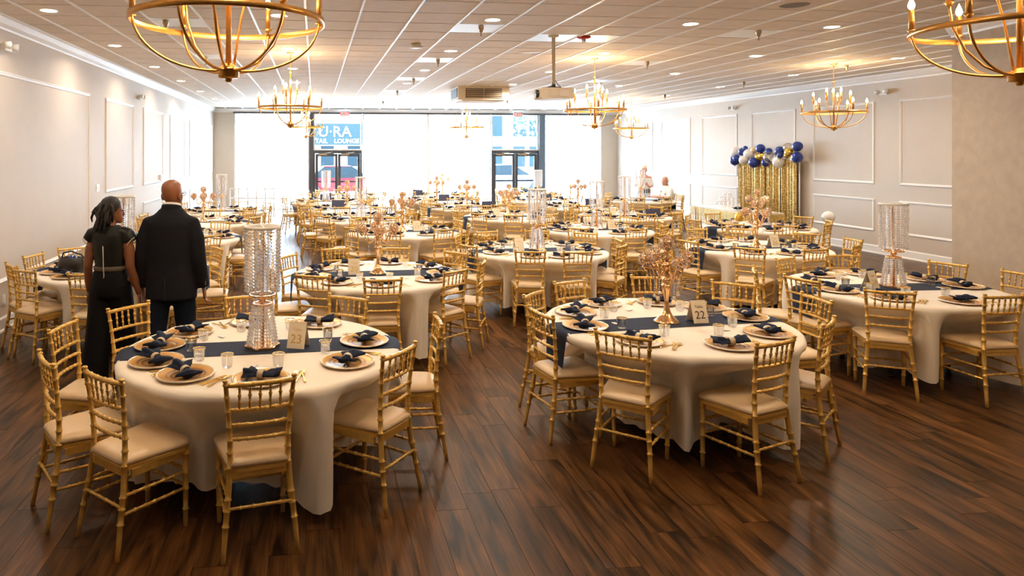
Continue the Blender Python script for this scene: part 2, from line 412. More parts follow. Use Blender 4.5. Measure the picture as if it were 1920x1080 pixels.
def frame_moulding(wall, X, s, y0, y1, z0, z1):
    # picture-frame moulding: mitred profile around the panel
    pr = [(0, 0), (.005, .012), (.012, .018), (.020, .022), (.030, .016), (.044, .012), (.052, .006), (.055, 0)]
    rings = []
    for (y, z, dy, dz) in ((y0, z0, 1, 1), (y1, z0, -1, 1), (y1, z1, -1, -1), (y0, z1, 1, -1)):
        rings.append([Vector((X+s*h, y+dy*o, z+dz*o)) for o, h in pr])
    rings.append(rings[0])
    put('panel_moulding', MB().loft(rings, smooth=False, caps=False).mesh('panel_moulding', 'trim'), wall)
for y0, y1 in ((12.44, 14.32), (15.09, 17.03), (17.8, 19.8), (20.55, 22.55), (23.2, 25.0)):
    frame_moulding(wall_left, XL, 1, y0, y1, 1.37, 3.02); frame_moulding(wall_left, XL, 1, y0, y1, .30, 1.02)
frame_moulding(wall_left, XL, 1, 4.2, 11.62, .56, 3.02); frame_moulding(wall_left, XL, 1, -2.5, 3.5, .56, 3.02)
for y0, y1 in ((10.3, 12.49), (13.1, 14.87), (15.45, 17.15), (17.75, 19.5), (20.12, 21.93), (22.5, 24.4)):
    frame_moulding(wall_right, XR, -1, y0, y1, 1.42, 3.12); frame_moulding(wall_right, XR, -1, y0, y1, .45, 1.12)

# shop-front wall with glazing and two double doors
b = MB()
b.box(XL, -2.86, YB, YB+.2, 0, CEIL+.1); b.box(10.81, XR, YB, YB+.2, 0, CEIL+.1); b.box(-2.86, 10.81, YB, YB+.2, 3.50, CEIL+.1)
wall_back = struct('wall_back', b, 'wall')
def window(n, x0, x1, z0, z1, bars=(), fm='trim', shade=True):
    e = tag(put('window_%d' % n, None, None, (0, 0, 0)), kind='structure')
    f = MB(); t = .05; ya, yb = YB+.06, YB+.13
    f.box(x0, x0+t, ya, yb, z0, z1); f.box(x1-t, x1, ya, yb, z0, z1); f.box(x0+t, x1-t, ya, yb, z0, z0+t); f.box(x0+t, x1-t, ya, yb, z1-t, z1)
    put('window_frame', f.mesh('window_frame', fm), e)
    xs = [x0+t]+[v for b_ in bars for v in (b_-.02, b_+.02)]+[x1-t]
    for b_ in bars: put('mullion', MB().box(b_-.02, b_+.02, ya, yb, z0+t, z1-t).mesh('mullion', fm), e)
    for k in range(0, len(xs), 2): put('pane', MB().box(xs[k], xs[k+1], YB+.09, YB+.096, z0+t, z1-t).mesh('pane', 'pane'), e)
    if shade:
        s = MB(); k = 24
        s.loft([[Vector((x0+.03+(x1-x0-.06)*i/k, YB+.02+.004*math.sin(i*1.7), z)) for i in range(k+1)] for z in (z0+.03, z1-.02)], caps=False, closed=False)
        put('sheer_shade', s.mesh('sheer_shade', 'sheer'), e)
        put('shade_roller', MB().tube([(x0+.03, YB+.02, z1-.025), (x1-.03, YB+.02, z1-.025)], .022, 8).mesh('shade_roller', 'white'), e)
    return e
window(1, -2.86, -.20, 0, 3.5); window(2, -.04, 1.72, 2.14, 3.5, shade=False); window(3, 1.76, 4.17, 0, 3.5); window(4, 4.17, 6.53, 0, 3.5, bars=(5.41,))
window(5, 6.57, 8.38, 2.14, 3.5, shade=False); window(6, 8.60, 10.81, 0, 3.5, bars=(9.62,))
struct('trim_5', MB().box(-.20, -.04, YB-.06, YB+.16, 0, 3.5), 'dark'); struct('trim_6', MB().box(8.38, 8.60, YB-.06, YB+.16, 0, 3.5), 'bluepost')
struct('trim_7', MB().box(-2.9, 10.85, YB-.03, YB+.02, 3.47, 3.52), 'dark')
def door(n, x0, x1):
    e = tag(put('door_%d' % n, None), kind='structure')
    f = MB(); f.box(x0, x0+.06, YB+.02, YB+.14, 0, 2.14); f.box(x1-.06, x1, YB+.02, YB+.14, 0, 2.14); f.box(x0+.06, x1-.06, YB+.02, YB+.14, 2.02, 2.14)
    put('door_frame', f.mesh('door_frame', 'dark'), e)
    mid = (x0+x1)/2
    for a, c, s in ((x0+.065, mid-.004, 1), (mid+.004, x1-.065, -1)):
        l = MB(); l.box(a, a+.1, YB+.05, YB+.1, .02, 2.01); l.box(c-.1, c, YB+.05, YB+.1, .02, 2.01); l.box(a+.1, c-.1, YB+.05, YB+.1, 1.92, 2.01); l.box(a+.1, c-.1, YB+.05, YB+.1, .02, .24)
        lo = put('door_leaf', l.mesh('door_leaf', 'dark'), e)
        put('pane', MB().box(a+.1, c-.1, YB+.072, YB+.078, .24, 1.92).mesh('pane', 'pane'), lo)
        put('push_bar', MB().box(a+.05, c-.05, YB+.0, YB+.035, .98, 1.04).box(a+.06, a+.1, YB+.03, YB+.055, .99, 1.03).box(c-.1, c-.06, YB+.03, YB+.055, .99, 1.03).mesh('push_bar', 'dark'), lo)
        put('door_closer', MB().box(a+.12, a+.42, YB-.02, YB+.05, 1.96, 2.02).tube([(a+.3, YB-.01, 2.03), (a+.5, YB-.12, 2.05), (a+.62, YB+.03, 2.08)], .01, 6).mesh('door_closer', 'steel'), lo)
door(1, -.04, 1.72); door(2, 6.57, 8.38)
for X, lab in ((1.08, 'left'), (7.5, 'right')):
    e = thing('exit_sign', 'white box sign with red EXIT letters above the %s double door' % lab, 'exit sign', (X, YB-.24, 3.36))
    put('housing', MB().box(-.17, .17, -.03, .03, 0, .2).mesh('housing', 'white'), e)
    put('letters', textmesh('EXIT', .17, 'exitred'), e, (0, -.032, .045), rot=(PI/2, 0, 0))

# street outside
struct('ground_outside', MB().box(-60, 70, YB+.2, 140, -.12, -.02), 'asphalt')
bd = thing('street_building', 'pale building across the street seen through the left doors', 'building', (1.2, 47, 0))
b = MB(); b.box(-6, 2.4, 0, 8, 0, 9); put('wall', b.mesh('wall', 'facade'), bd)
for x in (-4.6, -2.6, -.9, .9):
    wdw = put('window', MB().box(x, x+1.1, -.06, .02, 1.0, 2.6).mesh('window', 'trim'), bd)
    put('pane', MB().box(x+.1, x+1.0, -.09, -.05, 1.1, 2.5).mesh('pane', 'carglass'), wdw)
sg = put('sign_board', MB().box(-1.5, 2.15, -.2, -.02, 2.55, 4.0).mesh('sign_board', 'bluesign'), bd)
put('lettering', textmesh('U·RA', 1.0, 'white', .02), sg, (.15, -.22, 3.12), rot=(PI/2, 0, 0))
put('lettering', textmesh('TAIL', .42, 'white', .02), sg, (-.75, -.22, 2.68), rot=(PI/2, 0, 0)); put('lettering', textmesh('LOUNGE', .42, 'white', .02), sg, (.95, -.22, 2.68), rot=(PI/2, 0, 0))
b2 = thing('street_building', 'pale building across the street seen through the right doors', 'building', (13.5, 49, 0))
put('wall', MB().box(-3.5, 3.2, 0, 6, 0, 8).mesh('wall', 'facade'), b2)
for x in (-2.8, -1.0, .8, 2.0):
    for z in (1.0, 3.2): put('window', MB().box(x, x+1.0, -.06, .02, z, z+1.5).mesh('window', 'bluesign'), b2)
def car(x, y, rz, label, cm):
    e = thing('parked_car', label, 'car', (x, y, -.02), rz)
    pf = [(-2.2, .35), (-2.25, .7), (-2.05, .88), (-1.3, .95), (1.1, .95), (2.0, .82), (2.25, .62), (2.25, .35)]
    put('body', MB().loft([[Vector((px*(1 if abs(s) < .8 else .985), s, pz)) for px, pz in pf] for s in (-.85, -.78, .78, .85)], smooth=False).mesh('body', cm), e)
    cf = [(-1.55, .94), (-.95, 1.42), (.35, 1.45), (1.15, .94)]
    put('cabin_glass', MB().loft([[Vector((px, s*(1 if pz < 1 else .82), pz)) for px, pz in cf] for s in (-.74, .74)], smooth=False).mesh('cabin_glass', 'carglass'), e)
    put('roof', MB().box(-.92, .34, -.6, .6, 1.43, 1.47).mesh('roof', cm), e)
    for wx in (-1.4, 1.4):
        for s in (-.86, .86):
            wh = put('wheel', MB().tube([(wx, s-.08, .32), (wx, s+.08, .32)], .32, 16).mesh('wheel', 'tyre'), e)
            put('hub_cap', MB().tube([(wx, s-.09, .32), (wx, s+.09, .32)], .18, 12).mesh('hub_cap', 'steel'), wh)
car(1.3, 31.5, .05, 'red parked car outside the left double door', 'carred')
car(9.6, 34.5, .0, 'dark blue parked car outside the right double door', 'bluepost')
tr = thing('street_tree', 'green street tree above the right double door', 'tree', (13.4, 43, 0))
put('trunk', MB().tube([(0, 0, -.02), (.05, 0, 1.6), (0, .1, 3.0)], [.14, .11, .08], 8).mesh('trunk', 'shoe'), tr)
lf = MB()
for k in range(420):
    a, z_, q = random.random()*6.28, random.gauss(4.6, .8), random.random()**.5*1.5
    c = Vector((q*math.cos(a), q*math.sin(a), z_)); u = Vector((random.gauss(0, 1), random.gauss(0, 1), random.gauss(0, 1))).normalized()*.16; v = u.cross(Vector((.3, .5, .8))).normalized()*.09
    lf.add([c-u, c+v, c+u, c-v], [(0, 1, 2, 3)])
put('foliage', lf.mesh('foliage', 'leaf'), tr)

# low ramp railing by the left window
rl = thing('ramp_railing', 'low white railing in front of the leftmost window', 'railing', (-2.7, 22.6, 0))
for k in range(6): put('post', MB().box(k*.28-.02, k*.28+.02, -.02, .02, 0, .9).mesh('post', 'trim'), rl)
for z in (.3, .6, .9): put('rail', MB().box(-.02, 1.42, -.025, .025, z-.02, z+.02).mesh('rail', 'trim'), rl)
# ------------------------------------------------------------------ chairs
def bamboo(b, pts, r, nodes, seg=8, bump=.0045):
    # slender pole with raised bamboo rings at fractions of its length
    pts = [Vector(p) for p in pts]; L = [0]
    for i in range(1, len(pts)): L.append(L[-1]+(pts[i]-pts[i-1]).length)
    def at(t):
        s = t*L[-1]
        for i in range(1, len(pts)):
            if s <= L[i]+1e-9:
                return pts[i-1].lerp(pts[i], (s-L[i-1])/max(L[i]-L[i-1], 1e-9))
        return pts[-1]
    h = .006/L[-1]; ts = [(0, 0), (1, 0)]
    for q in nodes: ts += [(q-h*1.2, 0), (q-h*.5, 1), (q+h*.5, 1), (q+h*1.2, 0)]
    k = max(2, len(pts)*2)
    ts += [(i/k, 0) for i in range(1, k) if all(abs(i/k-q) > h*2 for q in nodes)]
    ts = sorted(t for t in ts if 0 <= t[0] <= 1)
    rr = r if callable(r) else (lambda t: r)
    b.tube([at(t) for t, _ in ts], [rr(t)+bump*f for t, f in ts], seg)
def chair_parts():
    P = []
    for s in (-1, 1):
        pts = [(s*.190, -.035, 0), (s*.178, -.012, .15), (s*.160, .018, .32), (s*.148, .034, .46), (s*.150, .034, .60), (s*.162, .018, .76), (s*.176, -.002, .905)]
        b = MB(); bamboo(b, pts, lambda t: .0125+.0035*math.sin(PI*min(1, t*1.25)), [.19, .27, .33, .50, .585, .655, .735, .825, .91, .985])
        b.ball((s*.177, -.003, .912), .017, 8, 5, .55); P.append(('back_post', b, 'gold'))
        b = MB(); bamboo(b, [(s*.178, .388, 0), (s*.182, .386, .2), (s*.186, .384, .44)], lambda t: .0135+.003*t, [.22, .48, .68, .93]); P.append(('leg', b, 'gold'))
        for z in (.215, .305):
            b = MB(); bamboo(b, [(s*(.172 if z < .25 else .163), .0, z), (s*.182, .387, z)], .0085, [.2, .35, .5, .65, .8], 6, .0035); P.append(('stretcher', b, 'gold'))
    def bow(z, w, y, n=6, r=.010, nodes=(.15, .3, .45, .6, .75, .9)):
        b = MB(); bamboo(b, [(-w+2*w*i/n, y-.016*math.sin(PI*i/n), z) for i in range(n+1)], r, nodes, 6, .003); return b
    P.append(('top_rail', bow(.888, .175, .0, r=.0135, nodes=(.2, .4, .6, .8)), 'gold'))
    for z, w, y in ((.752, .160, .020), (.672, .154, .028), (.597, .150, .034)): P.append(('back_rail', bow(z, w, y), 'gold'))
    for k in range(5):
        x = -.105+k*.0525; o = .016*math.cos(x/.17*PI/2)
        b = MB(); prof = [(.004, 0), (.0065, .012), (.0065, .035), (.0095, .038), (.0095, .044), (.0065, .047), (.0075, .072), (.011, .075), (.011, .081), (.0075, .084), (.0065, .108), (.009, .111), (.009, .115), (.005, .12), (.004, .136)]
        b.loft([[Vector((x+r_*math.cos(2*PI*q/6), .020-o-.019*(z_/.136)+r_*math.sin(2*PI*q/6), .752+z_)) for q in range(6)] for r_, z_ in prof])
        P.append(('spindle', b, 'gold'))
    for y, z, w in ((.388, .225, .178), (.388, .315, .180), (-.002, .255, .168)): 
        b = MB(); bamboo(b, [(-w, y, z), (w, y, z)], .0085, [.2, .4, .6, .8], 6, .0035); P.append(('stretcher', b, 'gold'))
    ol = []
    def outline(g, k=6):
        pts = []
        for (x, y, r_, a0) in ((.205-g, .415-g, .05, 0), (-.205+g, .415-g, .05, 90), (-.165+g, .015+g, .05, 180), (.165-g, .015+g, .05, 270)):
            for q in range(k+1):
                a = math.radians(a0+90*q/k); pts.append((x-math.copysign(r_, x)+r_*math.cos(a), y-(r_ if y > .2 else -r_)+r_*math.sin(a)))
        return pts
    b = MB(); b.loft([[Vector((x, y, z)) for x, y in outline(g)] for g, z in ((.012, .424), (.0, .430), (.0, .448), (.006, .453))], smooth=False)
    b.box(-.15, .15, .37, .39, .385, .43); b.box(-.14, .14, .02, .04, .40, .43); b.box(-.175, -.160, .06, .37, .39, .43); b.box(.160, .175, .06, .37, .39, .43)
    P.append(('seat_frame', b, 'gold'))
    b = MB(); b.loft([[Vector((x, y, z)) for x, y in outline(g)] for g, z in ((.008, .452), (-.004, .460), (-.006, .472), (.002, .484))]+[[Vector((x*q, .215+(y-.215)*q, z)) for x, y in outline(.002)] for q, z in ((.94, .492), (.80, .499), (.55, .503), (.05, .504))])
    P.append(('cushion', b, 'seat'))
    return P
CH = [(n_, b.mesh(n_, m_)) for n_, b, m_ in chair_parts()]
fr = MB()
for n_, b, m_ in chair_parts():
    if n_ != 'cushion': fr.add(b.v, b.f, True)
CH2 = [('frame', fr.mesh('chair_frame', 'gold')), ('cushion', dict(CH)['cushion'])]
placed = []
def chair(x, y, face, label, full, group):
    # origin under the middle of the back posts; local +Y is the way the chair faces
    e = thing('banquet_chair', label, 'chair', (x, y, 0), face-PI/2, group)
    for n_, me in (CH if full else CH2): put(n_, me, e)
    placed.append((x, y)); return e

# ------------------------------------------------------------------ tables
TR, TZ = .915, .765
NEAR = {
 'the front left table': ((-.35, 4.73), 'crystal', '23', [(-.28, 3.64, 8), (-1.11, 3.80, -4), (-1.52, 4.14, 5), (-1.70, 4.93, -1), (-1.41, 5.48, -5), (-.55, 5.78, 3), (.27, 5.64, 2), (.50, 4.09, -3), (.86, 4.80, -6)]),
 'the front middle table': ((2.70, 5.09), 'candelabra', '22', [(1.98, 4.30, 0), (2.85, 4.03, 12), (3.54, 4.45, -12), (4.03, 5.20, -7), (3.74, 5.86, 12), (3.16, 6.25, 10), (2.31, 6.10, 0), (1.82, 5.63, -12), (1.66, 4.96, 3)]),
 'the front right table': ((5.59, 6.17), 'crystal', '24', [(4.85, 5.39, 13), (5.63, 5.12, -2), (6.85, 6.06, 8), (6.68, 6.68, -6), (4.52, 6.02, 8), (4.40, 6.53, -14), (5.19, 7.17, 3), (6.01, 7.32, 12)]),
 'the table beside the couple': ((-2.15, 8.13), 'crystal', None, [(-3.20, 8.33, -3), (-3.14, 7.61, 12), (-2.89, 7.28, 8), (-2.95, 8.90, -10), (-2.20, 6.98, -8), (-1.38, 7.35, 4), (-.98, 8.10, 4), (-1.20, 8.74, -4), (-2.2, 9.22, 0)]),
 'the left table in row two': ((.68, 7.47), 'candelabra', '20', [(-.02, 6.68, 18), (.63, 6.41, 4), (1.40, 6.80, -10), (.25, 8.51, -8), (.99, 8.50, 14), (1.65, 8.03, 8), (-.30, 7.98, -4), (1.80, 7.32, -15), (-.45, 7.22, 0)]),
 'the middle table in row two': ((2.97, 9.04), 'crystal', '', [(2.55, 8.02, 8), (3.10, 7.92, -7), (3.86, 8.38, -6), (1.93, 8.61, 3), (3.92, 9.73, 10), (4.07, 8.98, -2), (3.32, 10.12, 4), (2.55, 10.08, -4), (1.98, 9.55, 4)]),
 'the right table in row two': ((6.06, 8.97), 'candelabra', '26', [(5.32, 8.01, -8), (6.06, 7.82, 8), (7.10, 9.36, 14), (5.82, 10.05, -6), (6.49, 10.0, -10), (7.25, 8.66, 10), (4.94, 8.75, 4), (5.1, 9.55, 0), (6.85, 8.12, -4)]),
}
FAR = [
 ('the leftmost table in row three', (-2.06, 10.95), 'none', None), ('the second table in row three', (1.45, 11.45), 'candelabra', '17'), ('the third table in row three', (4.77, 11.35), 'crystal', '25'), ('the rightmost table in row three', (7.75, 11.45), 'candelabra', None),
 ('the leftmost table in row four', (-2.08, 13.35), 'candelabra', None), ('the second table in row four', (.92, 13.75), 'crystal', None), ('the third table in row four', (3.94, 13.8), 'candelabra', ''), ('the rightmost table in row four', (6.35, 13.7), 'crystal', ''),
 ('the leftmost table in row five', (-2.06, 15.75), 'crystal', None), ('the second table in row five', (.75, 16.1), 'candelabra', None), ('the third table in row five', (3.6, 16.2), 'candelabra', None), ('the rightmost table in row five', (6.3, 16.1), 'candelabra', None),
 ('the leftmost table in row six', (.3, 18.5), 'crystal', None), ('the second table in row six', (3.3, 18.6), 'candelabra', None), ('the third table in row six', (6.1, 18.5), 'crystal', None), ('the far guests table', (8.85, 18.1), 'crystal', None),
 ('the leftmost last-row table', (1.0, 20.9), 'none', None), ('the middle last-row table', (3.9, 21.0), 'candelabra', None), ('the rightmost last-row table', (6.7, 20.9), 'none', None),
]
# shared small meshes
def mesh_charger():
    b = MB(); b.lathe([(.001, .004), (.100, .004), (.112, .009), (.150, .013), (.163, .017), (.165, .014), (.150, .006), (.100, .0), (.001, .0)], 32); return b.mesh('plate', 'charger')
def mesh_rim():
    b = MB(); b.lathe([(.161, .015), (.164, .0205), (.1685, .019), (.1685, .013), (.164, .010)], 32, caps=False); return b.mesh('rim', 'rim')
def mesh_napkin(seed):
    rnd = random.Random(seed); b = MB(); n = 14; rings = []
    kink = rnd.uniform(-.35, .35)
    for i in range(n+1):
        t = i/n*2-1; w_ = .017+.050*abs(t)**.9; hgt = .013+.010*min(1, abs(t)*1.6)
        lift = .010+(.014 if t*kink > 0 else 0)*abs(t)
        ph = rnd.uniform(0, 6)
        ring = []
        for k in range(18):
            a = 2*PI*k/18; fold = 1+.30*math.sin(4*a+ph*.12+i*.15)*min(1, abs(t)*2)
            yy = w_*math.cos(a)*fold; zz = lift+hgt*(1+math.sin(a)*fold)*(.55+.45*abs(math.cos(a*1.5)))
            x = .108*t*(1-.10*abs(math.cos(a))); ring.append(Vector((x, yy+kink*.05*t*t, max(.001, zz))))
        rings.append(ring)
    b.loft(rings); return b.mesh('napkin_cloth', 'napkin')
def mesh_nring():
    b = MB(); rings = []
    for x, g in ((-.017, .0), (-.017, .006), (.017, .006), (.017, .0)):
        rings.append([Vector((x, (.024+g)*math.cos(2*PI*k/16), .024+(.022+g)*math.sin(2*PI*k/16))) for k in range(16)])
    rings.append(rings[0]); b.loft(rings, caps=False); return b.mesh('napkin_ring', 'nring')
def mesh_glass():
    b = MB(); b.lathe([(.001, .002), (.026, .002), (.029, .01), (.036, .092), (.0345, .092), (.028, .014), (.001, .012)], 20, caps=False); return b.mesh('tumbler', 'glass')
def mesh_grim():
    b = MB(); b.lathe([(.0352, .087), (.0364, .087), (.0368, .0938), (.0348, .0938), (.0350, .088)], 20, caps=False); return b.mesh('gold_rim', 'cutgold')
def mesh_cut(kind):
    b = MB()
    b.loft([[Vector((x, y, z)) for x, z in ((-w_, 0), (w_, 0), (w_*.6, h_), (-w_*.6, h_))] for y, w_, h_ in ((-.095, .006, .003), (-.085, .008, .004), (-.02, .004, .005), (.03, .003, .006))], smooth=False)
    if kind == 'spoon': b.loft([[Vector((w_*math.cos(2*PI*k/8), y, .005+.003*math.sin(2*PI*k/8))) for k in range(8)] for y, w_ in ((.028, .003), (.045, .014), (.068, .020), (.088, .014), (.096, .003))])
    elif kind == 'knife': b.box(-.009, .008, .028, .115, .002, .005)
    else:
        b.box(-.011, .011, .028, .050, .002, .005)
        for q in range(4): b.box(-.011+q*.0063, -.0078+q*.0063, .050, .095, .003, .006)
    return b.mesh(kind, 'cutgold')
MS = dict(plate=mesh_charger(), rim=mesh_rim(), nring=mesh_nring(), glass=mesh_glass(), grim=mesh_grim(), fork=mesh_cut('fork'), knife=mesh_cut('knife'), spoon=mesh_cut('spoon'))
NAPS = [mesh_napkin(k) for k in range(5)]
tagme = MB().box(-.025, .025, -.014, .014, 0, .004).mesh('favour_tag', 'white')

def clothfun(cx, cy, chairs):
    # distance at which the hanging cloth meets the front of a pushed-in seat, for each direction
    N_ = 180; rin = []
    for k in range(N_):
        th = 2*PI*k/N_; ux, uy = math.cos(th), math.sin(th); best = .955
        for (x, y, fa) in chairs:
            fx, fy = math.cos(fa), math.sin(fa)
            t = .50
            while t < best:
                dx, dy = cx+t*ux-x, cy+t*uy-y
                al = dx*fx+dy*fy; la = abs(-dx*fy+dy*fx)
                if -.04 < al < .455 and la < .170+.088*max(0, al): best = t; break
                t += .01
        rin.append(max(.50, best-.012))
    mn = [min(rin[k-1], rin[k], rin[(k+1) % N_]) for k in range(N_)]
    sm = [sum(mn[(k+j) % N_]*w_ for j, w_ in ((-2, .1), (-1, .2), (0, .4), (1, .2), (2, .1))) for k in range(N_)]
    return [min(a_, b_) for a_, b_ in zip(sm, rin)]
def cloth_r(rin, th, z, ph):
    k = th/(2*PI)*180; i = int(math.floor(k)) % 180; f_ = k-math.floor(k)
    ri = rin[i]*(1-f_)+rin[(i+1) % 180]*f_
    d_ = max(0, min(1, (TZ-.03-z)/.215)); s_ = d_*d_*(3-2*d_)
    h_ = max(0, 1-z/TZ)
    fold = math.sin(th*13+ph+1.3*math.sin(3*th+ph)); fold = fold+.35*math.sin(2*(th*13+ph)+.6)
    out = TR+.012+.030*h_+.042*h_**.7*fold+.010*h_*math.sin(th*31+2*ph)
    push = max(0, out-ri)
    inn = min(ri, out)-.020*(1+math.sin(th*26+ph+2*math.sin(5*th)+3*z))*min(1, push*8)*h_
    return out*(1-s_)+inn*s_
def seatname(i, arr, cx, cy):
    u0, v0, z0 = proj(cx, cy, .5)
    zz = [proj(p[0], p[1], .5) for p in arr]
    near = [k for k in range(len(arr)) if zz[k][2] < z0]; far = [k for k in range(len(arr)) if zz[k][2] >= z0]
    g, nm = (near, 'near') if i in near else (far, 'far')
    g = sorted(g, key=lambda k: zz[k][0])
    p = g.index(i)
    if len(g) == 1: return 'alone, %s side of' % nm
    return '%s, %s side of' % ('leftmost' if p == 0 else 'rightmost' if p == len(g)-1 else ORD[p]+' from left', nm)
def centre_crystal(x, y, z, label, near):
    e = thing('crystal_centrepiece', label, 'centrepiece', (x, y, z), .2, 'crystal column centrepieces')
    b = MB(); b.loft([[Vector(((r_+.012*math.cos(6*2*PI*k/36))*math.cos(2*PI*k/36), (r_+.012*math.cos(6*2*PI*k/36))*math.sin(2*PI*k/36), z_)) for k in range(36)] for r_, z_ in ((.105, 0), (.108, .004), (.108, .016), (.102, .02))], smooth=False)
    put('base', b.mesh('base', 'rose'), e)
    prof = [(.014, .02), (.014, .26), (.022, .265), (.022, .28), (.011, .285), (.013, .30), (.028, .315), (.03, .33), (.016, .345), (.012, .36), (.012, .79), (.02, .80)]
    put('pole', MB().lathe(prof, 12).mesh('pole', 'rose'), e)
    def hoop(r_, z_, nm, m_, h=.012):
        put(nm, MB().lathe([(r_-.006, z_), (r_+.004, z_), (r_+.004, z_+h), (r_-.006, z_+h), (r_-.006, z_)], 28, caps=False).box(-r_, r_, -.004, .004, z_+.002, z_+h-.002).box(-.004, .004, -r_, r_, z_+.002, z_+h-.002).mesh(nm, m_), e)
    hoop(.118, .795, 'top_hoop', 'white', .02); hoop(.062, .285, 'skirt_hoop', 'rose'); hoop(.085, .345, 'middle_hoop', 'rose')
    def string(p, q, n_): 
        b = MB()
        for i in range(n_):
            c = Vector(p).lerp(Vector(q), (i+.5)/n_); b.gem(c, (Vector(q)-Vector(p)).length/n_*.66)
        return b.mesh('bead_string', 'crystal')
    nb = 18
    for rad, zt, zb, rb, cnt, beads in ((.115, .795, .37, .108, nb, 19), (.060, .285, .024, .098, 14, 12)):
        me = string((rad, 0, zt), (rb, 0, zb), beads if near else beads*2//3)
        for k in range(cnt if near else cnt//2): put('bead_string', me, e, rz=2*PI*k/(cnt if near else cnt//2))
globe_me = None
def centre_candelabra(x, y, z, label, near):
    global globe_me
    if globe_me is None:
        b = MB(); b.ball((0, 0, 0), .046, 12, 8)
        for k in range(90):
            zc = 1-2*(k+.5)/90; a = k*2.39996; q = math.sqrt(1-zc*zc)
            b.cur = 1 if k % 3 else 0
            b.gem((.052*q*math.cos(a), .052*q*math.sin(a), .052*zc), .0085)
        globe_me = b.mesh('crystal_globe', 'rose', 'crystal')
    e = thing('candelabra_centrepiece', label, 'candelabra', (x, y, z), .08, 'gold candelabra centrepieces')
    prof = [(.095, 0), (.096, .006), (.075, .022), (.045, .055), (.028, .085), (.018, .13), (.016, .17), (.026, .24), (.038, .275), (.036, .285), (.020, .295), (.034, .315), (.030, .335), (.018, .345), (.026, .37), (.018, .395), (.030, .42), (.034, .44), (.020, .455), (.013, .47), (.030, .49), (.012, .505), (.020, .54), (.024, .555)]
    put('stem', MB().lathe(prof, 20).mesh('stem', 'rose'), e)
    put('crystal_globe', globe_me, e, (0, 0, .605))
    arm = MB(); n_ = 16
    arm.tube([(.02+.15*i/n_+.02*math.sin(i/n_*PI*2), 0, .40-.075*math.sin(i/n_*PI*1.35)-.0*i) for i in range(n_+1)], .005, 6)
    arm.tube([(.03+.055*(1+math.cos(a)), 0, .40+.065*math.sin(a)) for a in [PI-2*PI*k/20*1.0 for k in range(19)]], .0045, 6)
    arm.lathe([(.004, .40), (.022, .425), (.026, .432), (.012, .435)], 10, (.175, 0, 0))
    arme = arm.mesh('arm', 'rose')
    dr = MB()
    for k in range(7): dr.gem((.10, 0, .335-k*.017), .0075)
    dr.ball((.10, 0, .205), .013, 8, 6); dre = dr.mesh('crystal_drop', 'crystal')
    for k in range(4):
        a = put('arm', arme, e, rz=k*PI/2)
        put('crystal_globe', globe_me, a, (.175, 0, .485))
        if near: put('crystal_drop', dre, a)
def card(x, y, z, num, tdesc, rz, ink):
    e = thing('table_card', 'cream folded table number card standing on %s' % tdesc, 'table card', (x, y, z), rz, 'folded table number cards')
    w_, h_, d_ = .062, .165, .055
    put('panel', MB().add([(-w_, -d_, 0), (w_, -d_, 0), (w_, 0, h_), (-w_, 0, h_), (-w_, -d_+.002, 0), (w_, -d_+.002, 0), (w_, .002, h_), (-w_, .002, h_)], [(0, 1, 2, 3), (7, 6, 5, 4), (0, 4, 5, 1), (1, 5, 6, 2), (2, 6, 7, 3), (3, 7, 4, 0)]).mesh('panel', 'card'), e)
    put('panel', MB().add([(-w_, d_, 0), (w_, d_, 0), (w_, 0, h_), (-w_, 0, h_), (-w_, d_-.002, 0), (w_, d_-.002, 0), (w_, -.002, h_), (-w_, -.002, h_)], [(3, 2, 1, 0), (4, 5, 6, 7), (1, 5, 4, 0), (2, 6, 5, 1), (3, 7, 6, 2), (0, 4, 7, 3)]).mesh('panel', 'card'), e)
    tl = math.atan2(h_, d_)
    for body, sz, t in ((num, .085, .20), ('Table', .030, .66)):
        if not body: continue
        put('print', textmesh(body, sz, ink, .0003), e, (0, -d_*(1-t)-.0012, h_*t), rot=(tl, 0, 0))
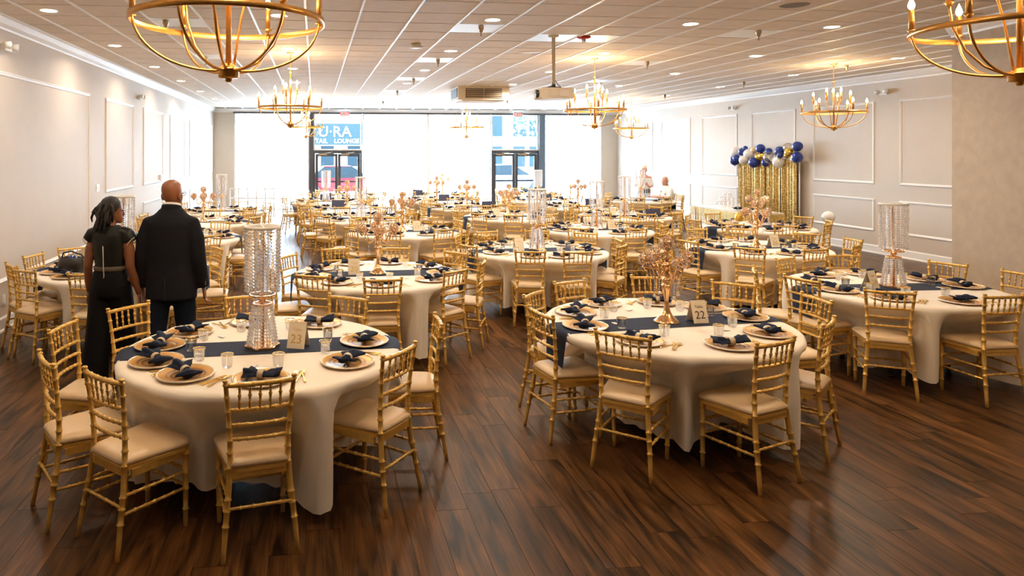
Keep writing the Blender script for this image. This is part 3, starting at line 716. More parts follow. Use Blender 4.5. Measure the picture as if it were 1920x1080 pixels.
def build_table(tdesc, c, kind, num, chairs, lod, full):
    cx, cy = c
    # chairs: x, y, small turn away from the table centre in degrees
    seats = []
    for i, (x, y, dv) in enumerate(chairs):
        fa = math.atan2(cy-y, cx-x)+math.radians(dv); seats.append((x, y, fa))
    for i, (x, y, fa) in enumerate(seats):
        chair(x, y, fa, 'gold cream-seated chair, %s %s' % (seatname(i, seats, cx, cy), tdesc), full, 'gold banquet chairs')
    rin = clothfun(cx, cy, seats); ph = random.random()*6
    t = thing('round_table', 'round banquet table under the ivory cloth of %s' % tdesc, 'table', (cx, cy, 0), 0, 'round banquet tables')
    put('tabletop', MB().lathe([(.88, .715), (.90, .72), (.90, .748), (.88, .752)], 40).mesh('tabletop', 'shoe'), t)
    for k in range(4):
        a = PI/4+k*PI/2; b = MB().tube([(.40*math.cos(a), .40*math.sin(a), .72), (.42*math.cos(a), .42*math.sin(a), .0)], .017, 8)
        lg = put('leg', b.mesh('leg', 'steel'), t)
        put('foot', MB().tube([(.42*math.cos(a), .42*math.sin(a), .03), (.42*math.cos(a), .42*math.sin(a), .0)], .022, 8).mesh('foot', 'black'), lg)
    # tablecloth
    n_ = 180 if lod == 0 else 120; rings = []
    for r_ in (.05, .5, TR-.03): rings.append([Vector((r_*math.cos(2*PI*k/n_), r_*math.sin(2*PI*k/n_), TZ)) for k in range(n_)])
    rings.append([Vector(((TR-.006)*math.cos(2*PI*k/n_), (TR-.006)*math.sin(2*PI*k/n_), TZ-.004)) for k in range(n_)])
    m_ = 14
    hem = []
    for k in range(n_):
        th = 2*PI*k/n_; ri = cloth_r(rin, th, .35, ph)
        hem.append(.085+.20*max(0, .93-ri)+.040*math.sin(4*th+ph)+.012*math.sin(13*th+ph))
    for _ in range(5): hem = [.25*hem[k-1]+.5*hem[k]+.25*hem[(k+1) % n_] for k in range(n_)]
    for j in range(m_+1):
        ring = []
        for k in range(n_):
            th = 2*PI*k/n_; z = (TZ-.02)+(hem[k]-(TZ-.02))*(j/m_)**1.15
            q = cloth_r(rin, th, z, ph); ring.append(Vector((q*math.cos(th), q*math.sin(th), z)))
        rings.append(ring)
    b = MB(); b.loft(rings, caps=False); b.add([v for v in rings[0]], [tuple(range(n_))])
    cl = put('tablecloth', b.mesh('tablecloth', 'cloth'), None, (cx, cy, 0)); tag(cl, 'ivory cloth draped to near the floor over %s' % tdesc, 'tablecloth', 'ivory tablecloths')
    # runner
    ra = random.uniform(-.10, .10) if num != '22' else .10
    hw = .165; rows = []
    def pt(x, y):
        r_ = math.hypot(x, y)
        if r_ < TR-.02: return Vector((x, y, TZ+.004))
        drop = r_-(TR-.02); th = math.atan2(y, x); z = TZ+.002-max(0, drop-.006)
        q = TR+.016+.03*(1-z/TZ)+.004*math.sin(9*y)
        return Vector((q*math.cos(th), q*math.sin(th), z))
    K = 64
    def over(a_):
        k = int((a_ % (2*PI))/(2*PI)*180)
        return .40 if min(rin[(k+j) % 180] for j in range(-6, 7)) > .88 else .235
    L0, L1 = TR+over(ra+PI), TR+over(ra)
    ca, sa = math.cos(ra), math.sin(ra)
    for i in range(K+1):
        s_ = -L0+(L0+L1)*i/K
        rows.append([pt(s_*ca-l*sa, s_*sa+l*ca) for l in [-hw+2*hw*j/8 for j in range(9)]])
    b = MB(); b.loft(rows, caps=False, closed=False)
    ru = put('table_runner', b.mesh('table_runner', 'navy'), None, (cx, cy, 0)); tag(ru, 'navy cloth runner laid across %s' % tdesc, 'table runner', 'navy table runners')
    # place settings, nudged apart where two chairs stand close together
    order = sorted(range(len(seats)), key=lambda i: math.atan2(seats[i][1]-cy, seats[i][0]-cx)); ang = [math.atan2(seats[i][1]-cy, seats[i][0]-cx) for i in order]
    for _ in range(60):
        for k in range(len(ang)):
            j = (k+1) % len(ang); gap = (ang[j]-ang[k]) % (2*PI)
            if len(ang) > 1 and gap < .535: d_ = (.535-gap)*.5; ang[k] -= d_; ang[j] += d_
    sang = {i: a for i, a in zip(order, ang)}
    for i, (x, y, fa) in enumerate(seats):
        th = sang[i]; sn = seatname(i, seats, cx, cy)
        pr = .69; X, Y = cx+pr*math.cos(th), cy+pr*math.sin(th)
        loc_ = lambda r_, da: (cx+r_*math.cos(th+da), cy+r_*math.sin(th+da))
        zt = TZ+.0045
        p = thing('charger_plate', 'copper charger plate, %s %s' % (sn, tdesc), 'plate', (X, Y, zt), th, 'copper charger plates')
        put('plate', MS['plate'], p); put('rim', MS['rim'], p)
        nk = thing('napkin', 'navy bow napkin, %s %s' % (sn, tdesc), 'napkin', (X, Y, zt+.0075), th+PI/2+random.uniform(-.5, .5), 'navy bow napkins')
        put('napkin_cloth', NAPS[(i*3+len(tdesc)) % 5], nk); put('napkin_ring', MS['nring'], nk)
        if lod < 2:
            gx, gy = loc_(.46, .22)
            gl = thing('tumbler', 'clear gold-rimmed tumbler, %s %s' % (sn, tdesc), 'glass', (gx, gy, TZ+.0045), 0, 'gold-rimmed tumblers')
            gl.scale = (1.06, 1.06, .86)
            put('bowl', MS['glass'], gl); put('gold_rim', MS['grim'], gl)
        if lod < 1:
            for q, nm in enumerate(('fork', 'knife', 'spoon')):
                fx, fy = loc_(.70+.01*q, .285+.028*q)
                o = put(nm, MS[nm], None, (fx, fy, TZ+.0048+.0005*q), th+PI/2+random.uniform(-.35, .35)+.25*(q-1))
                tag(o, 'gold %s at setting %s %s' % (nm, sn, tdesc), nm, 'gold cutlery')
            if i % 2 == 0:
                tx, ty = loc_(.42, -.1); 
                o = put('favour_tag', tagme, None, (tx, ty, TZ+.0048), random.random()*3); tag(o, 'white paper tag at %s %s' % (sn, tdesc), 'paper tag', 'white paper tags')
    zt = TZ+.005
    if kind == 'crystal': centre_crystal(cx, cy, zt, 'tall crystal bead column centrepiece on %s' % tdesc, lod < 1)
    elif kind == 'candelabra': centre_candelabra(cx, cy, zt, 'gold candelabra with crystal globes on %s' % tdesc, lod < 1)
    if num is not None: card(cx+(.24 if num in ('23', '22', '26', '17', '25') else -.26), cy-.02, zt, num, tdesc, {'23': -.35, '24': .35, '22': .05}.get(num, 0), 'inkdark' if num == '22' else 'inkgold')
# the card of table 24 stands on the left of its column, that of table 20 too
tabs = [(k, *v) for k, v in NEAR.items()]
for td, c, kind, num, chs in tabs: build_table(td, c, kind, num, chs, 0, True)
allc = [v[0] for v in NEAR.values()]+[c for _, c, _, _ in FAR]
for idx, (td, c, kind, num) in enumerate(FAR):
    chs = []; a0 = random.random()*.7-.35
    nn = 9
    for k in range(nn):
        a = a0+2*PI*k/nn+random.uniform(-.06, .06); d_ = random.uniform(1.08, 1.18)
        x, y = c[0]+d_*math.cos(a), c[1]+d_*math.sin(a)
        if x < XL+.2 or any(math.hypot(x-p[0], y-p[1]) < .40 for p in placed) or any(o != c and math.hypot(x-o[0], y-o[1]) < 1.02 for o in allc): continue
        if abs(c[0]-8.85) < .01 and y > 18.3 and x > 8.4: continue
        chs.append((x, y, random.uniform(-7, 7)))
    build_table(td, c, kind, num, chs, 1 if c[1] < 14 else 2, False)
# ------------------------------------------------------------------ chandeliers
def build_chandelier_meshes():
    D = {}
    R_, zr = .51, 2.78
    D['ring'] = MB().lathe([(R_-.004, zr-.016), (R_+.004, zr-.016), (R_+.004, zr+.016), (R_-.004, zr+.016), (R_-.004, zr-.016)], 64, caps=False).mesh('ring', 'golddark')
    b = MB(); n_ = 14
    pts = [(.035, 0, 2.535), (.06, 0, 2.518)]+[(.07+.42*math.sin(i/n_*PI/2), 0, 2.515+.285*(1-math.cos(i/n_*PI/2))) for i in range(n_+1)]
    b.tube(pts, .0075, 6); b.tube([(.49, 0, 2.80), (.49, 0, 2.822)], [.010, .024], 10); b.tube([(.47, 0, 2.79), (.508, 0, 2.786)], .006, 6); D['rib'] = b.mesh('rib', 'golddark')
    D['candle'] = MB().tube([(.49, 0, 2.81), (.49, 0, 2.945)], .0155, 10).mesh('candle_sleeve', 'golddark')
    fl = [(.006, 0), (.016, .012), (.0185, .028), (.013, .048), (.005, .066), (.001, .078)]
    D['bulb'] = MB().lathe(fl, 10, (.49, 0, 2.945)).mesh('bulb', 'bulb')
    b = MB(); b.tube([(.035, 0, 2.535), (.07, 0, 2.525), (.16, 0, 2.57), (.25, 0, 2.67), (.31, 0, 2.81), (.325, 0, 2.93)], .0075, 6); b.tube([(.325, 0, 2.93), (.325, 0, 2.95)], [.010, .024], 10); D['mrib'] = b.mesh('middle_rib', 'golddark')
    D['mcandle'] = MB().tube([(.325, 0, 2.94), (.325, 0, 3.075)], .0155, 10).mesh('candle_sleeve', 'golddark')
    D['mbulb'] = MB().lathe(fl, 10, (.325, 0, 3.075)).mesh('bulb', 'bulb')
    b = MB(); b.tube([(.03, 0, 2.54), (.045, 0, 2.62), (.075, 0, 2.80), (.115, 0, 2.96), (.125, 0, 3.0)], .0075, 6); b.tube([(.125, 0, 3.0), (.125, 0, 3.02)], [.010, .024], 10); D['irib'] = b.mesh('inner_rib', 'golddark')
    D['icandle'] = MB().tube([(.125, 0, 3.01), (.125, 0, 3.145)], .0155, 10).mesh('candle_sleeve', 'golddark')
    D['ibulb'] = MB().lathe(fl, 10, (.125, 0, 3.145)).mesh('bulb', 'bulb')
    D['hub'] = MB().lathe([(.012, 2.455), (.018, 2.462), (.018, 2.475), (.050, 2.478), (.055, 2.485), (.055, 2.515), (.062, 2.52), (.062, 2.526), (.05, 2.53), (.03, 2.55), (.012, 2.56)], 24).mesh('hub', 'golddark')
    D['rod'] = MB().tube([(0, 0, 2.55), (0, 0, 3.34)], [.016, .011], 10).ball((0, 0, 3.34), .02, 10, 6).mesh('rod', 'golddark')
    b = MB()
    for k in range(11):
        z = 3.355+k*.026; a = (k % 2)*PI/2
        b.tube([(.008*math.cos(t)*math.cos(a), .008*math.cos(t)*math.sin(a), z+.017*math.sin(t)) for t in [2*PI*q/10 for q in range(11)]], .0028, 5)
    D['chain'] = b.mesh('chain', 'golddark')
    D['canopy'] = MB().lathe([(.008, 3.62), (.02, 3.632), (.062, 3.636), (.065, 3.648), (.001, 3.648)], 20).mesh('canopy', 'golddark')
    return D
CD = build_chandelier_meshes()
def chandelier(x, y, rz, label, lit=1.0):
    e = thing('chandelier', label, 'chandelier', (x, y, 0), rz, 'gold ring chandeliers')
    for n_ in ('ring', 'hub', 'rod', 'chain', 'canopy'): put(n_, CD[n_], e)
    for k in range(6):
        a = k*PI/3; put('rib', CD['rib'], e, rz=a); c = put('candle_sleeve', CD['candle'], e, rz=a); put('bulb', CD['bulb'], c)
    for k in range(3):
        a = k*2*PI/3+.26; put('middle_rib', CD['mrib'], e, rz=a); c = put('candle_sleeve', CD['mcandle'], e, rz=a); put('bulb', CD['mbulb'], c)
    for k in range(3):
        a = k*2*PI/3+.5; put('inner_rib', CD['irib'], e, rz=a); c = put('candle_sleeve', CD['icandle'], e, rz=a); put('bulb', CD['ibulb'], c)
    l = bpy.data.lights.new('chandelier_glow', 'POINT'); l.energy = CHANDELIER_W*lit; l.color = (1.0, .68, .36); l.shadow_soft_size = .12
    put('chandelier_glow', l, e, (0, 0, 3.22))
chandelier(-.46, 3.80, .15, 'gold ring chandelier cut by the frame top, upper left', 2.6)
chandelier(3.97, 3.52, .3, 'gold ring chandelier at the upper right corner of the picture', 2.6)
chandelier(-.38, 11.06, .1, 'gold ring chandelier left of centre, middle row')
chandelier(4.66, 11.17, .25, 'gold ring chandelier beside the ceiling projector, middle row')
chandelier(9.17, 11.4, .45, 'gold ring chandelier in front of the right wall panels, middle row')
chandelier(-.24, 19.7, .3, 'gold ring chandelier before the left door, far row')
chandelier(4.3, 19.4, .0, 'gold ring chandelier before the central windows, far row')
chandelier(9.35, 19.7, .2, 'gold ring chandelier near the right rear corner, far row')

# ------------------------------------------------------------------ recessed downlights
dl_ring = MB().lathe([(.085, CEIL-.004), (.108, CEIL-.008), (.112, CEIL-.002), (.085, CEIL+.002), (.085, CEIL-.004)], 24, caps=False).mesh('trim_ring', 'white')
dl_lens = MB().lathe([(.001, CEIL-.005), (.086, CEIL-.005), (.086, CEIL-.002), (.001, CEIL-.002)], 24).mesh('lens', 'led')
rows = (3.0, 5.5, 8.05, 10.6, 13.15, 15.7, 18.3, 20.9, 23.4)
rown = ('row above the camera', 'row just above the frame', 'nearest row in view', 'second row in view', 'third row in view', 'fourth row in view', 'fifth row in view', 'sixth row in view', 'row by the windows')
for j, y in enumerate(rows):
    for i, x in enumerate((-2.93, -.41, 2.10, 4.58, 7.15, 9.69)):
        if j == 2 and i == 4: x = 6.45
        if x > 7.2 and y < 8.3 or (y < 8 and x > 6.6): continue
        e = thing('recessed_downlight', 'round recessed downlight, %s from the left wall, %s' % (ORD[i], rown[j]), 'downlight', (x, y, 0), 0, 'recessed downlights')
        put('trim_ring', dl_ring, e); put('lens', dl_lens, e)
        l = bpy.data.lights.new('downlight_beam', 'AREA'); l.shape = 'DISK'; l.size = .16; l.spread = math.radians(150)
        l.color = (1.0, .85, .68); l.energy = DOWNLIGHT_W*(.6 if i == 0 else 1.0)*(.28 if y < 4 else .55 if y < 7 else 1.0)
        put('downlight_beam', l, e, (x*0, 0, CEIL-.010))

# sprinklers, detectors, speakers
spm = MB().lathe([(.030, CEIL+.0), (.034, CEIL-.012), (.034, CEIL-.05), (.026, CEIL-.055), (.022, CEIL-.085), (.008, CEIL-.09), (.006, CEIL-.125), (.016, CEIL-.128), (.016, CEIL-.132), (.002, CEIL-.135)], 14).mesh('pipe_cup', 'steel')
spn = sorted(range(len(SPR)), key=lambda k: (SPR[k][1], SPR[k][0]))
for q, k in enumerate(spn):
    x, y = SPR[k]; u, v, _ = proj(x, y, CEIL)
    e = thing('fire_sprinkler', 'nickel fire sprinkler hanging from the ceiling, %s nearest the viewer' % (ORD+['eleventh', 'twelfth', 'thirteenth'])[q], 'sprinkler', (x, y, 0), 0, 'ceiling sprinklers')
    put('pipe_cup', spm, e); put('escutcheon', MB().lathe([(.03, CEIL-.001), (.05, CEIL-.004), (.05, CEIL-.001)], 16).mesh('escutcheon', 'white'), e)
e = thing('smoke_detector', 'round white smoke detector on the ceiling left of centre', 'smoke detector', (1.46, 9.95, 0))
put('base', MB().lathe([(.001, CEIL-.001), (.075, CEIL-.001), (.078, CEIL-.02), (.06, CEIL-.03), (.001, CEIL-.03)], 24).mesh('base', 'ivory'), e)
put('cover', MB().lathe([(.06, CEIL-.03), (.10, CEIL-.038), (.10, CEIL-.058), (.07, CEIL-.066), (.001, CEIL-.066)], 24).mesh('cover', 'white'), e)
e = thing('fire_alarm', 'red fire alarm strobe on the ceiling near the projector pole', 'fire alarm', (3.63, 9.07, 0))
put('housing', MB().lathe([(.001, CEIL-.001), (.09, CEIL-.004), (.095, CEIL-.02), (.05, CEIL-.04), (.001, CEIL-.042)], 24).mesh('housing', 'red'), e)
put('strobe', MB().lathe([(.028, CEIL-.04), (.026, CEIL-.075), (.001, CEIL-.08)], 12).mesh('strobe', 'white'), e)
for x, y, lb in ((5.09, 6.89, 'at the top right'), (3.38, 10.61, 'beside the projector pole')):
    e = thing('ceiling_speaker', 'flat round ceiling speaker ' + lb, 'speaker', (x, y, 0))
    put('grille', MB().lathe([(.001, CEIL-.004), (.135, CEIL-.006), (.15, CEIL-.001)], 32).mesh('grille', 'slab' if y < 8 else 'ivory'), e)
    put('bezel', MB().lathe([(.148, CEIL-.001), (.152, CEIL-.008), (.158, CEIL-.006), (.158, CEIL-.001), (.148, CEIL-.001)], 32, caps=False).mesh('bezel', 'tile'), e)
# air handler box
e = thing('ceiling_air_unit', 'beige boxy air unit with brown grille hanging from the ceiling', 'air conditioner', (4.0, 16.6, 0))
put('casing', MB().box(-.62, .62, -.45, .45, CEIL-.33, CEIL-.0).mesh('casing', 'ivory'), e)
for x0, x1 in ((-.44, -.01), (.01, .44)):
    g = put('grille', MB().box(x0, x1, -.462, -.45, CEIL-.29, CEIL-.06).mesh('grille', 'grille'), e)
    for k in range(5): put('slat', MB().box(x0+.01, x1-.01, -.472, -.462, CEIL-.28+k*.045, CEIL-.265+k*.045).mesh('slat', 'steel'), g)
put('side_vent', MB().box(-.635, -.62, -.36, .36, CEIL-.26, CEIL-.05).mesh('side_vent', 'bluepost'), e)
put('drip_tray', MB().box(-.5, .5, -.36, .36, CEIL-.35, CEIL-.33).mesh('drip_tray', 'tile'), e)
# projector on pole
e = thing('ceiling_projector', 'ivory video projector hanging on a long ceiling pole', 'projector', (3.2, 9.05, 0))
put('pole', MB().tube([(0, 0, CEIL), (0, 0, CEIL-.66)], .024, 12).lathe([(.07, CEIL-.001), (.07, CEIL-.015), (.03, CEIL-.03)], 16).mesh('pole', 'ivory'), e)
put('bracket', MB().box(-.09, .09, -.05, .05, CEIL-.71, CEIL-.695).box(-.02, .02, -.02, .02, CEIL-.70, CEIL-.64).tube([(.02, 0, CEIL-.60), (.06, 0, CEIL-.66), (.12, 0, CEIL-.71)], .005, 6).tube([(-.12, 0, CEIL-.71), (-.02, 0, CEIL-.68), (.09, 0, CEIL-.71)], .008, 6).mesh('bracket', 'black'), e)
put('body', MB().loft([[Vector((x, y, z)) for x, z in ((-.20, CEIL-.86), (.21, CEIL-.86), (.23, CEIL-.84), (.23, CEIL-.74), (.21, CEIL-.715), (-.20, CEIL-.715), (-.22, CEIL-.735), (-.22, CEIL-.84))] for y in (-.16, .16)], smooth=False).mesh('body', 'ivory'), e)
put('lens', MB().tube([(-.19, -.02, CEIL-.79), (-.25, -.02, CEIL-.79)], [.05, .056], 16).mesh('lens', 'black'), e)
for x0, x1 in ((-.17, -.14), (-.09, -.02), (.03, .15)): put('vent', MB().box(x0, x1, -.166, -.16, CEIL-.83, CEIL-.75).mesh('vent', 'tile'), e)

# wall fittings
def emergency(x, y, z, s, label):
    e = thing('emergency_light', label, 'emergency light', (x, y, z))
    put('housing', MB().box(min(0, s*.06), max(0, s*.06), -.09, .09, -.045, .03).mesh('housing', 'white'), e)
    for q in (-.1, .1):
        put('lamp_head', MB().tube([(s*.05, q, .02), (s*.12, q*1.1, .01)], [.03, .045], 12).mesh('lamp_head', 'white'), e)
emergency(XL, 14.7, 3.2, 1, 'twin-head emergency light high on the left wall')
emergency(XL, 8.5, 3.3, 1, 'emergency light cut by the left picture edge')
emergency(XR, 12.83, 3.28, -1, 'twin-head emergency light high on the right wall, nearer')
emergency(XR, 17.9, 3.28, -1, 'twin-head emergency light high on the right wall, farther')
def plate(x, y, z, s, label, name, cat, gangs):
    e = thing(name, label, cat, (x, y, z)); w_ = .04*gangs
    put('cover_plate', MB().box(min(0, s*.008), max(0, s*.008), -w_, w_, -.06, .06).mesh('cover_plate', 'white'), e)
    for k in range(gangs):
        yy = -w_+.04+k*.08; put('rocker', MB().box(min(s*.008, s*.014), max(s*.008, s*.014), yy-.016, yy+.016, -.032, .032).mesh('rocker', 'trim'), e)
plate(XL, 12.02, 1.48, 1, 'double white light switch on the left wall', 'light_switch', 'light switch', 2)
plate(XL, 8.5, .36, 1, 'white wall socket low at the left picture edge', 'wall_socket', 'socket', 1)
plate(XR, 18.6, .5, -1, 'white wall socket low on the far right wall', 'wall_socket', 'socket', 1)
e = thing('thermostat', 'small white thermostat box on the left wall panel', 'thermostat', (XL, 16.72, 1.48))
put('box', MB().box(0, .05, -.09, .09, -.07, .07).mesh('box', 'white'), e); put('screen', MB().box(.05, .054, -.05, .03, -.01, .04).mesh('screen', 'bluepost'), e)

# ------------------------------------------------------------------ backdrop, balloons, head table
bk = thing('gold_backdrop', 'shimmering gold sequin curtain backdrop against the right wall', 'backdrop', (11.32, 15.2, 0))
put('crossbar', MB().tube([(0, -.05, 1.9), (0, 2.3, 1.9)], .015, 8).mesh('crossbar', 'white'), bk)
for y in (-.05, 2.3): put('upright', MB().tube([(0, y, 0), (0, y, 1.92)], .015, 8).mesh('upright', 'white'), bk)
for k in range(4):
    y0 = k*.565; n_ = 40
    b = MB(); b.loft([[Vector((-.03-.030*math.sin(i*1.05+k)-.012*math.sin(i*2.3), y0+.56*i/n_+.012*math.sin(i*.9)*(1-z/1.9), z)) for i in range(n_+1)] for z in (.02, .6, 1.3, 1.9)], caps=False, closed=False)
    put('curtain_panel', b.mesh('curtain_panel', 'sequin'), bk)
BAL = [('b', 17.41, 1.86, .133), ('b', 17.15, 2.09, .109), ('b', 16.95, 2.18, .062), ('b', 16.59, 1.82, .136), ('b', 16.26, 2.17, .113), ('b', 16.01, 2.1, .082), ('b', 16.2, 1.82, .104), ('b', 15.68, 2.1, .121), ('b', 15.53, 2.0, .071), ('b', 14.99, 2.21, .118), ('b', 14.94, 1.96, .124), ('w', 17.44, 2.07, .143), ('w', 16.87, 2.03, .138), ('w', 16.95, 1.87, .117), ('c', 15.92, 1.95, .146), ('w', 15.66, 1.84, .135), ('w', 15.18, 1.91, .084), ('c', 15.38, 2.19, .113), ('g', 16.47, 1.96, .096), ('g', 16.27, 1.99, .083), ('g', 15.2, 2.07, .112), ('g', 15.34, 2.0, .07), ('t', 16.52, 2.13, .09), ('b', 17.27, 1.92, .088)]
BN = dict(b=('navy blue', 'bblue'), w=('white', 'bwhite'), c=('clear', 'bclear'), g=('shiny gold', 'bgold'), t=('tan', 'btan'))
cnt = {}
for k, (c, y, z, r_) in enumerate(sorted(BAL, key=lambda t: -t[1])):
    cnt[c] = cnt.get(c, 0)+1
    tot = sum(1 for t in BAL if t[0] == c)
    pos = 'only one' if tot == 1 else (ORD+['eleventh', 'twelfth'])[cnt[c]-1]+' from the left'
    e = thing('balloon', '%s balloon in the garland, %s of its colour' % (BN[c][0], pos), 'balloon', (11.20-.05*(k % 3), y, z), 0, 'balloon garland', rot=(random.uniform(-.5, .5), random.uniform(-.5, .5), 0))
    put('skin', MB().lathe([(.01*r_, -1.1*r_)]+[(r_*math.sin(PI*i/12)*(1 if i > 6 else .93+.07*i/6), -r_*math.cos(PI*i/12)*(1.06 if i < 6 else 1)) for i in range(1, 13)], 20).mesh('skin', BN[c][1]), e)
    put('knot', MB().lathe([(.03*r_, -1.22*r_), (.12*r_, -1.2*r_), (.05*r_, -1.1*r_), (.08*r_, -1.05*r_)], 8).mesh('knot', BN[c][1]), e)
e = thing('balloon', 'single white balloon by the right wall below the backdrop', 'balloon', (10.5, 13.2, .74))
put('skin', MB().lathe([(.002, -.13)]+[(.125*math.sin(PI*i/12), -.125*math.cos(PI*i/12)) for i in range(1, 13)], 20).mesh('skin', 'bwhite'), e)
put('knot', MB().lathe([(.004, -.15), (.014, -.147), (.006, -.13)], 8).mesh('knot', 'bwhite'), e)
put('stick', MB().tube([(0, 0, -.14), (0, 0, -.72)], .005, 6).lathe([(.10, -.74), (.10, -.72), (.01, -.715)], 16).mesh('stick', 'white'), e)
ht = thing('head_table', 'long white-topped table with gold fringe skirt before the backdrop', 'table', (9.2, 13.85, 0))
put('tabletop', MB().box(-.02, .78, -.02, 2.27, .73, .775).mesh('tabletop', 'bwhite'), ht)
for x in (.05, .7):
    for y in (.08, 2.17): put('leg', MB().tube([(x, y, .73), (x, y, 0)], .018, 8).mesh('leg', 'steel'), ht)
def fringe(p, q, nm):
    p, q = Vector(p), Vector(q); n_ = int((q-p).length/.02); b = MB(); d_ = (q-p).normalized(); o = Vector((d_.y, -d_.x, 0))
    for i in range(n_):
        c = p.lerp(q, (i+.5)/n_)+o*random.uniform(-.006, .006); zb = .04+random.uniform(0, .06)
        b.add([c-d_*.009+Vector((0, 0, .75)), c+d_*.009+Vector((0, 0, .75)), c+d_*.007+o*random.uniform(-.01, .01)+Vector((0, 0, zb)), c-d_*.011+o*random.uniform(-.01, .01)+Vector((0, 0, zb))], [(0, 1, 2, 3)])
    tag(put(nm, b.mesh(nm, 'fringe'), ht), kind='stuff')
fringe((-.03, 2.27, 0), (-.03, -.03, 0), 'fringe_skirt'); fringe((-.03, -.03, 0), (.79, -.03, 0), 'fringe_skirt')
b = MB(); b.lathe([(.001, .17), (.05, .15), (.09, .06), (.07, -.05), (.10, -.16), (.001, -.17)], 12, (-.05, .28, .62)); put('ribbon_bow', b.mesh('ribbon_bow', 'bgold'), ht)
ex = thing('wire_candle_stand', 'gold wire candle stand with crystal cups on the head table', 'candle holder', (9.55, 15.2, .777))
b = MB(); spots = []
for i, (n_, z) in enumerate(((6, .06), (4, .17), (2, .27))):
    for k in range(n_):
        y = (k-(n_-1)/2)*.16; spots.append((y, z)); b.tube([(0, y, z), (0, y*.75, max(0, z-.1)), (0, y*.55, 0 if i == 0 else z-.16)], .005, 5)
put('wire_frame', b.mesh('wire_frame', 'rose'), ex)
for y, z in spots: put('crystal_cup', MB().ball((0, 0, 0), .052, 10, 6).mesh('crystal_cup', 'crystal'), ex, (0, y, z+.04))
for k, y in enumerate((14.3, 14.75)):
    nk = thing('napkin', 'navy napkin on the head table, %s from the right' % ORD[k], 'napkin', (9.5, y, .778), .5, 'navy bow napkins')
    put('napkin_cloth', NAPS[k], nk); put('napkin_ring', MS['nring'], nk)
e = thing('framed_sign', 'white-framed navy sign on the table before the gold backdrop', 'framed sign', (8.05, 11.75, TZ+.005), 0, None, rot=(-.12, 0, .1))
put('frame', MB().box(-.16, .16, 0, .02, 0, .03).box(-.16, .16, 0, .02, .21, .24).box(-.16, -.13, 0, .02, .03, .21).box(.13, .16, 0, .02, .03, .21).mesh('frame', 'trim'), e)
put('picture', MB().box(-.13, .13, .006, .016, .03, .21).mesh('picture', 'board'), e)
# dark reserved boards on the rear tables
for k, (x, y, lb) in enumerate(((.55, 16.45, 'behind the left rear candelabra'), (.3, 18.85, 'farthest left'), (3.45, 18.3, 'left of the central rear tables'), (4.0, 15.75, 'on the central rear table, front'), (6.2, 18.1, 'near the right door'), (6.75, 16.4, 'right of the crystal column'), (6.75, 13.25, 'on the table in front of the far guests'), (3.1, 20.7, 'on the last row'))):
    e = thing('reserved_board', 'small navy rectangular board standing %s' % lb, 'sign', (x, y, TZ+.005), 0, 'navy table boards', rot=(-.15, 0, random.uniform(-.2, .2)))
    put('board', MB().box(-.15, .15, -.006, .006, .0, .17).mesh('board', 'board'), e); put('prop', MB().box(-.02, .02, .006, .05, 0, .012).box(-.02, .02, .006, .012, .0, .12).mesh('prop', 'black'), e)
# handbag on the left table
e = thing('handbag', 'black open handbag on the left table behind the couple', 'handbag', (-2.62, 7.83, TZ+.006), -.25)
b = MB(); b.loft([[Vector((w_*math.cos(2*PI*k/20), d_*math.sin(2*PI*k/20)+.01, z)) for k in range(20)] for w_, d_, z in ((.13, .07, 0), (.15, .085, .01), (.155, .09, .10), (.13, .07, .17), (.12, .062, .17), (.14, .08, .10), (.13, .07, .03))]); put('bag_body', b.mesh('bag_body', 'black'), e)
put('handle', MB().tube([(-.11, 0, .16), (-.09, 0, .215), (0, 0, .235), (.12, 0, .20), (.22, 0, .10), (.24, 0, .02)], .009, 8).mesh('handle', 'black'), e)
put('pouch', MB().ball((.02, .0, .15), .045, 12, 8).mesh('pouch', 'bblue'), e)
# ------------------------------------------------------------------ people
def ell(c, a, b_, n_=20, tilt=0.0):
    c = Vector(c); return [c+Vector((a*math.cos(2*PI*k/n_), b_*math.sin(2*PI*k/n_), tilt*b_*math.sin(2*PI*k/n_))) for k in range(n_)]
def head_mb(b, c, yaw, s=1.0, pitch=0.0):
    # c is the point under the skull where the neck enters; chin to crown is .235*s
    R = Matrix.Translation(c) @ Matrix.Rotation(yaw, 4, 'Z') @ Matrix.Rotation(pitch, 4, 'X') @ Matrix.Scale(s, 4)
    S = [(-.03, .022, .082, -.05), (-.02, .040, .092, -.02), (.0, .052, .096, .02), (.03, .062, .097, .06), (.06, .069, .095, .085), (.09, .073, .093, .097), (.12, .075, .092, .104), (.15, .073, .087, .103), (.175, .064, .074, .093), (.195, .047, .05, .07), (.207, .022, .02, .035), (.209, .004, .0, .012)]
    b.loft([[R @ p for p in ell((0, (f_-bk_)/2, z), w_, (f_+bk_)/2, 24)] for z, w_, f_, bk_ in S])
    # nose, brow, ears
    b.loft([[R @ Vector((x*w_, y, z)) for x, y in ((-1, .085), (-.6, t_), (.6, t_), (1, .085))] for z, w_, t_ in ((.035, .016, .100), (.045, .019, .116), (.06, .014, .112), (.085, .009, .102), (.10, .006, .094))])
    for sx in (-1, 1):
        b.loft([[R @ Vector((sx*(.074+.020*f_), -.005+.024*q*math.cos(2*PI*k/10), .068+.034*q*math.sin(2*PI*k/10))) for k in range(10)] for f_, q in ((-.6, .7), (.3, 1), (1, .95), (.9, .5))])
        b.loft([[R @ (Vector((sx*.032, .086+o, .092))+Vector((.015*q*math.cos(2*PI*k/10), 0, .007*q*math.sin(2*PI*k/10)))) for k in range(10)] for o, q in ((-.01, 1), (.004, .9), (.008, .5))])
    return R
